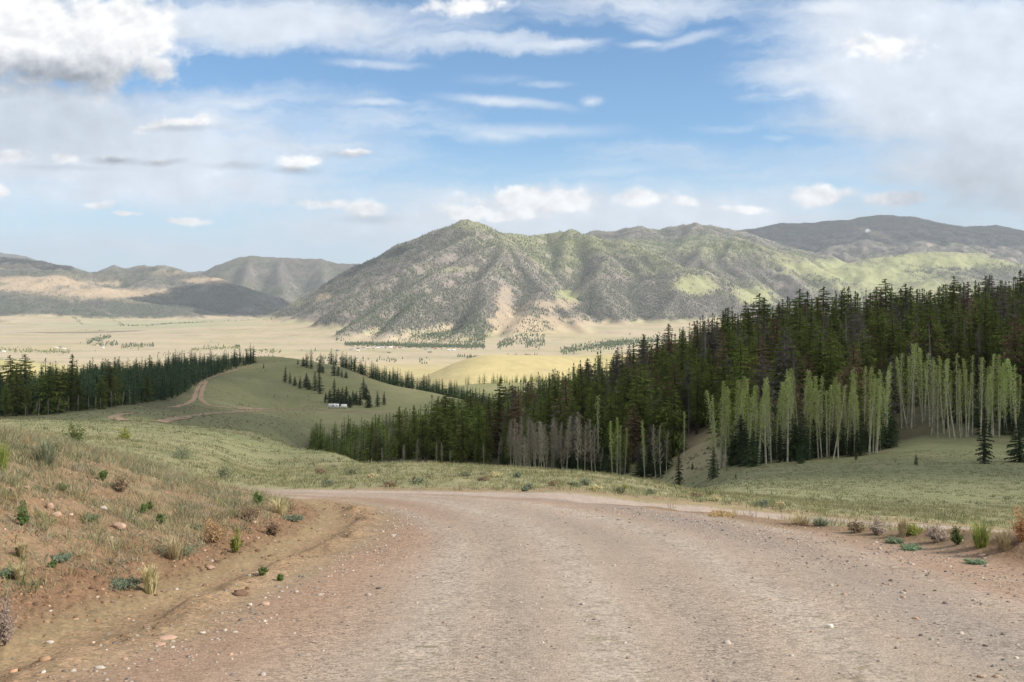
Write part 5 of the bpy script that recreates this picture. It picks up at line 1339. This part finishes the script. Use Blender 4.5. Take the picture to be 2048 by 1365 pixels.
for a in [('bush', 150, 893, 62, 50, 'green', 'leafy bright green plant among straw grass on top of the bank', 'leafy_plant'), ('bush', 250, 880, 34, 22, 'yellowgreen', 'yellow green plant on the bank crest beyond the leafy one', 'leafy_plant'),
          ('bush', 45, 1052, 34, 50, 'green', 'upright bright green plant beside the tall pink rock', 'leafy_plant'), ('tuft', 4, 948, 50, 75, 'yellowgreen', 'thick yellow green bunchgrass cut by the picture edge', 'bunchgrass', 'grass tuft'),
          ('bush', 472, 1105, 34, 44, 'yellowgreen', 'round dark yellow green bush low on the bank', 'small_bush', 'bush'), ('tuft', 300, 1188, 60, 68, 'straw', 'tall straw coloured tuft at the foot of the bank', 'bunchgrass', 'grass tuft'),
          ('mat', 240, 1172, 90, 20, 'bluegreen', 'blue green mat spreading beside the tall straw tuft', 'sage_mat', 'plant'), ('mat', 345, 1112, 100, 34, 'sage', 'sage green mat mixed with straw stems above the ditch', 'sage_mat', 'plant'), ('tuft', 350, 1118, 70, 50, 'straw', 'sparse straw stems rising from the sage mat', 'bunchgrass', 'grass tuft'),
          ('bush', 430, 1085, 80, 46, 'orange', 'dry orange brown bush beside the yellow green one', 'dry_bush', 'bush'), ('bush', 450, 958, 60, 26, 'sage', 'dark sagebrush where the bank meets the green hill', 'sagebrush', 'bush'), ('bush', 365, 918, 70, 24, 'sage', 'grey sagebrush mound on the bank crest', 'sagebrush', 'bush'),
          ('bush', 545, 1072, 40, 26, 'brown', 'dark brown twiggy bush near the ditch bend', 'dry_bush', 'bush'), ('bush', 500, 1045, 60, 34, 'brown', 'larger brown twiggy bush higher than the ditch bend one', 'dry_bush', 'bush'), ('mat', 585, 1040, 44, 16, 'bluegreen', 'blue green cushion plant at the end of the bank', 'sage_mat', 'plant'),
          ('bush', 287, 1028, 16, 18, 'green', 'small vivid green sprig in the middle of the bank', 'green_sprig'), ('bush', 299, 1020, 14, 14, 'green', 'small vivid green sprig touching the middle one', 'green_sprig'), ('bush', 322, 1046, 26, 16, 'green', 'low green sprig just below the vivid pair', 'green_sprig'),
          ('bush', 124, 982, 26, 14, 'green', 'flat vivid green plant high on the bank', 'green_sprig'), ('bush', 205, 962, 26, 22, 'green', 'dark green plant among rust stems high on the bank', 'green_sprig'), ('mat', 120, 1120, 46, 14, 'bluegreen', 'narrow blue green mat on the lower bank', 'sage_mat', 'plant'),
          ('tuft', 46, 1118, 36, 40, 'straw', 'thin straw tuft on the lower bank beside the blue green mat', 'bunchgrass', 'grass tuft'), ('bush', 40, 1112, 20, 16, 'green', 'green sprig under the thin straw tuft', 'green_sprig'), ('bush', 105, 1140, 16, 10, 'green', 'tiny green sprig on the lower bank', 'green_sprig'),
          ('bush', 10, 1290, 70, 90, 'mauve', 'grey brown feathery bush at the bank foot by the picture corner', 'dry_bush', 'bush'), ('mat', 15, 1152, 50, 20, 'bluegreen', 'blue green clump at the picture edge on the lower bank', 'sage_mat', 'plant'), ('tuft', 40, 1165, 40, 40, 'straw', 'short straw tuft near the picture edge on the lower bank', 'bunchgrass', 'grass tuft'),
          ('bush', 525, 1150, 22, 14, 'green', 'green weed growing in the sandy ditch, larger one', 'green_weed', 'weed'), ('bush', 560, 1162, 16, 10, 'green', 'green weed in the sandy ditch, smaller one', 'green_weed', 'weed'), ('mat', 390, 1060, 40, 14, 'bluegreen', 'blue green cushion above the dry orange bush', 'sage_mat', 'plant'),
          ('bush', 515, 1012, 26, 24, 'green', 'green plant in pale grass near the end of the bank', 'leafy_plant'), ('tuft', 560, 1030, 60, 40, 'straw', 'pale feathery tuft at the end of the bank', 'bunchgrass', 'grass tuft'), ('tuft', 90, 930, 80, 60, 'sage', 'big grey green bunchgrass on the upper bank', 'bunchgrass', 'grass tuft'),
          ('bush', 240, 985, 44, 26, 'brown', 'brown stemmed bush on the upper bank', 'dry_bush', 'bush'), ('mat', 180, 1040, 40, 14, 'sage', 'sage cushion above the largest pink rock', 'sage_mat', 'plant'),
          ('tuft', 1962, 1094, 70, 62, 'yellowgreen', 'big green bunchgrass clump on the red berm', 'bunchgrass', 'grass tuft'), ('bush', 1914, 1090, 34, 40, 'green', 'bushy green plant between the clump and the mauve bush', 'leafy_plant'), ('bush', 1872, 1085, 46, 34, 'mauve', 'mauve grey twiggy bush on the berm', 'dry_bush', 'bush'),
          ('bush', 2044, 1085, 60, 74, 'rust', 'orange red bush cut by the picture edge', 'dry_bush', 'bush'), ('bush', 1755, 1070, 50, 30, 'mauve', 'brown grey bush where the berm begins', 'dry_bush', 'bush'), ('bush', 1715, 1066, 46, 22, 'brown', 'dark reddish bush where the berm begins', 'dry_bush', 'bush'),
          ('bush', 1825, 1070, 60, 16, 'yellowgreen', 'low dark green plants beside the mauve bush', 'leafy_plant'), ('mat', 1792, 1086, 40, 12, 'mint', 'minty green mat at the gravel edge, upper one', 'green_mat', 'plant'), ('mat', 1822, 1100, 44, 12, 'mint', 'minty green mat at the gravel edge, lower one', 'green_mat', 'plant'),
          ('mat', 1950, 1128, 40, 10, 'mint', 'thin green mat in front of the red earth', 'green_mat', 'plant'), ('tuft', 1600, 1050, 80, 26, 'straw', 'straw tufts at the outer gravel edge', 'bunchgrass', 'grass tuft'), ('tuft', 1640, 1052, 60, 22, 'sage', 'grey green tuft at the outer gravel edge', 'bunchgrass', 'grass tuft'),
          ('tuft', 1805, 1075, 30, 46, 'straw', 'thin dry stems beside the brown grey bush', 'bunchgrass', 'grass tuft'), ('tuft', 2010, 1100, 60, 40, 'straw', 'dry straw tuft between the clump and the orange red bush', 'bunchgrass', 'grass tuft'), ('mat', 1445, 1032, 60, 8, 'orange', 'orange dry mat on the outer edge of the bend', 'dry_mat', 'plant')]:
    plant(*a)
# low dark sage bushes on the grass round the bend
r = random.Random(21)
for i, px in enumerate(sorted([640, 655, 705, 745, 830, 838, 930, 968, 1035, 1050, 1058, 1105, 1150, 1190, 1240, 1248, 1300, 1390, 1430, 1525, 1560, 990, 780, 1170])):
    top = np.interp(px, [600, 800, 1000, 1300, 1600], [942, 945, 950, 980, 1018]); bot = np.interp(px, [600, 800, 1000, 1300, 1600], [978, 976, 980, 1002, 1028])
    py = top + (bot - top) * r.random()
    plant('bush', px, py, r.uniform(14, 44), r.uniform(6, 12), r.choice(['sage', 'straw', 'yellowgreen', 'brown', 'bluegreen']), f"low bush, {ordw(i + 1)} from the left in the grassy verge round the bend", 'low_bush', 'bush')

# ------------------------------------------------------------------ clouds above the frame that shade the land
def cloud_mat(T):
    m, g, b = new_mat("thin_cloud")
    b.inputs['Base Color'].default_value = (.9, .9, .9, 1); b.inputs['Roughness'].default_value = 1
    t = g.node('ShaderNodeBsdfTransparent'); tl = g.node('ShaderNodeBsdfTranslucent'); tl.inputs[0].default_value = (.9, .9, .9, 1)
    m1 = g.node('ShaderNodeMixShader'); m1.inputs[0].default_value = .5; g.l.new(b.outputs[0], m1.inputs[1]); g.l.new(tl.outputs[0], m1.inputs[2])
    m2 = g.node('ShaderNodeMixShader'); m2.inputs[0].default_value = T; g.l.new(m1.outputs[0], m2.inputs[1]); g.l.new(t.outputs[0], m2.inputs[2])
    g.l.new(m2.outputs[0], g.n['Material Output'].inputs['Surface'])
    return m
M_CLOUD = cloud_mat(.66); M_CLOUDT = cloud_mat(.38)
def shade_cloud(gx, gy, gz, rx, ry, zc, seed, mat=None):
    """a puffy cloud whose shadow falls round the ground point (gx, gy, gz)"""
    k = (zc - gz) / math.tan(R(SUN_EL)); ox, oy = math.sin(R(SUN_AZ)) * k, math.cos(R(SUN_AZ)) * k
    nu, nv = 96, 40
    th = np.linspace(0, 2 * np.pi, nu, endpoint=False)[None]; ph = np.linspace(-np.pi / 2, np.pi / 2, nv)[:, None]
    cx, cy, cz = np.cos(ph) * np.cos(th), np.cos(ph) * np.sin(th), np.sin(ph) + 0 * th
    s = 1 + .55 * fbm(cx * 2 + seed, cy * 2 + cz, 1.0, 4, .5, ox=seed)
    x = cx * rx * s; y = cy * ry * s; z = np.where(cz > 0, cz * .45, cz * .10) * min(rx, ry) * s
    co = np.stack([x, y, z], -1).reshape(-1, 3) + np.array([gx + ox, gy + oy, zc])
    i = np.arange(nv - 1)[:, None] * nu; j = np.arange(nu)[None]; j2 = (j + 1) % nu
    f = np.stack([i + j, i + j2, i + nu + j2, i + nu + j], -1).reshape(-1, 4)
    return tag(mesh_np('cloud', co, f, mat or M_CLOUD), kind='structure')
shade_cloud(185, 300, -15, 330, 255, 1600, 1)
shade_cloud(10, 760, -70, 330, 420, 1750, 2)
shade_cloud(-300, 660, -60, 230, 400, 1650, 3)
shade_cloud(330, 420, -20, 300, 420, 1900, 8)
shade_cloud(-3000, 11000, -50, 800, 700, 3600, 4, M_CLOUDT)
shade_cloud(-3700, 10500, -100, 350, 160, 3400, 14, M_CLOUDT)
shade_cloud(-2150, 8300, -290, 520, 120, 2700, 12, M_CLOUDT)
shade_cloud(-3050, 7000, -298, 480, 70, 2600, 13, M_CLOUDT)
shade_cloud(5400, 13600, 400, 2600, 1500, 4200, 5, M_CLOUDT)
shade_cloud(-5900, 12600, 200, 900, 900, 4000, 6, M_CLOUDT)
shade_cloud(3300, 7300, 0, 700, 350, 2900, 7)

# ------------------------------------------------------------------ air
hb = MB(); hb.box(-24000, 24000, -4000, 30000, -700, 1250)
hm_ = bpy.data.materials.new('haze_air'); hm_.use_nodes = True; hn = hm_.node_tree; hn.nodes.remove(hn.nodes['Principled BSDF'])
pv = hn.nodes.new('ShaderNodeVolumePrincipled'); pv.inputs['Density'].default_value = 2.9e-5; pv.inputs['Color'].default_value = (.78, .87, 1.0, 1); pv.inputs['Anisotropy'].default_value = .2
hn.links.new(pv.outputs[0], hn.nodes['Material Output'].inputs['Volume'])
hz = hb.build('haze', hm_); tag(hz, kind='stuff')
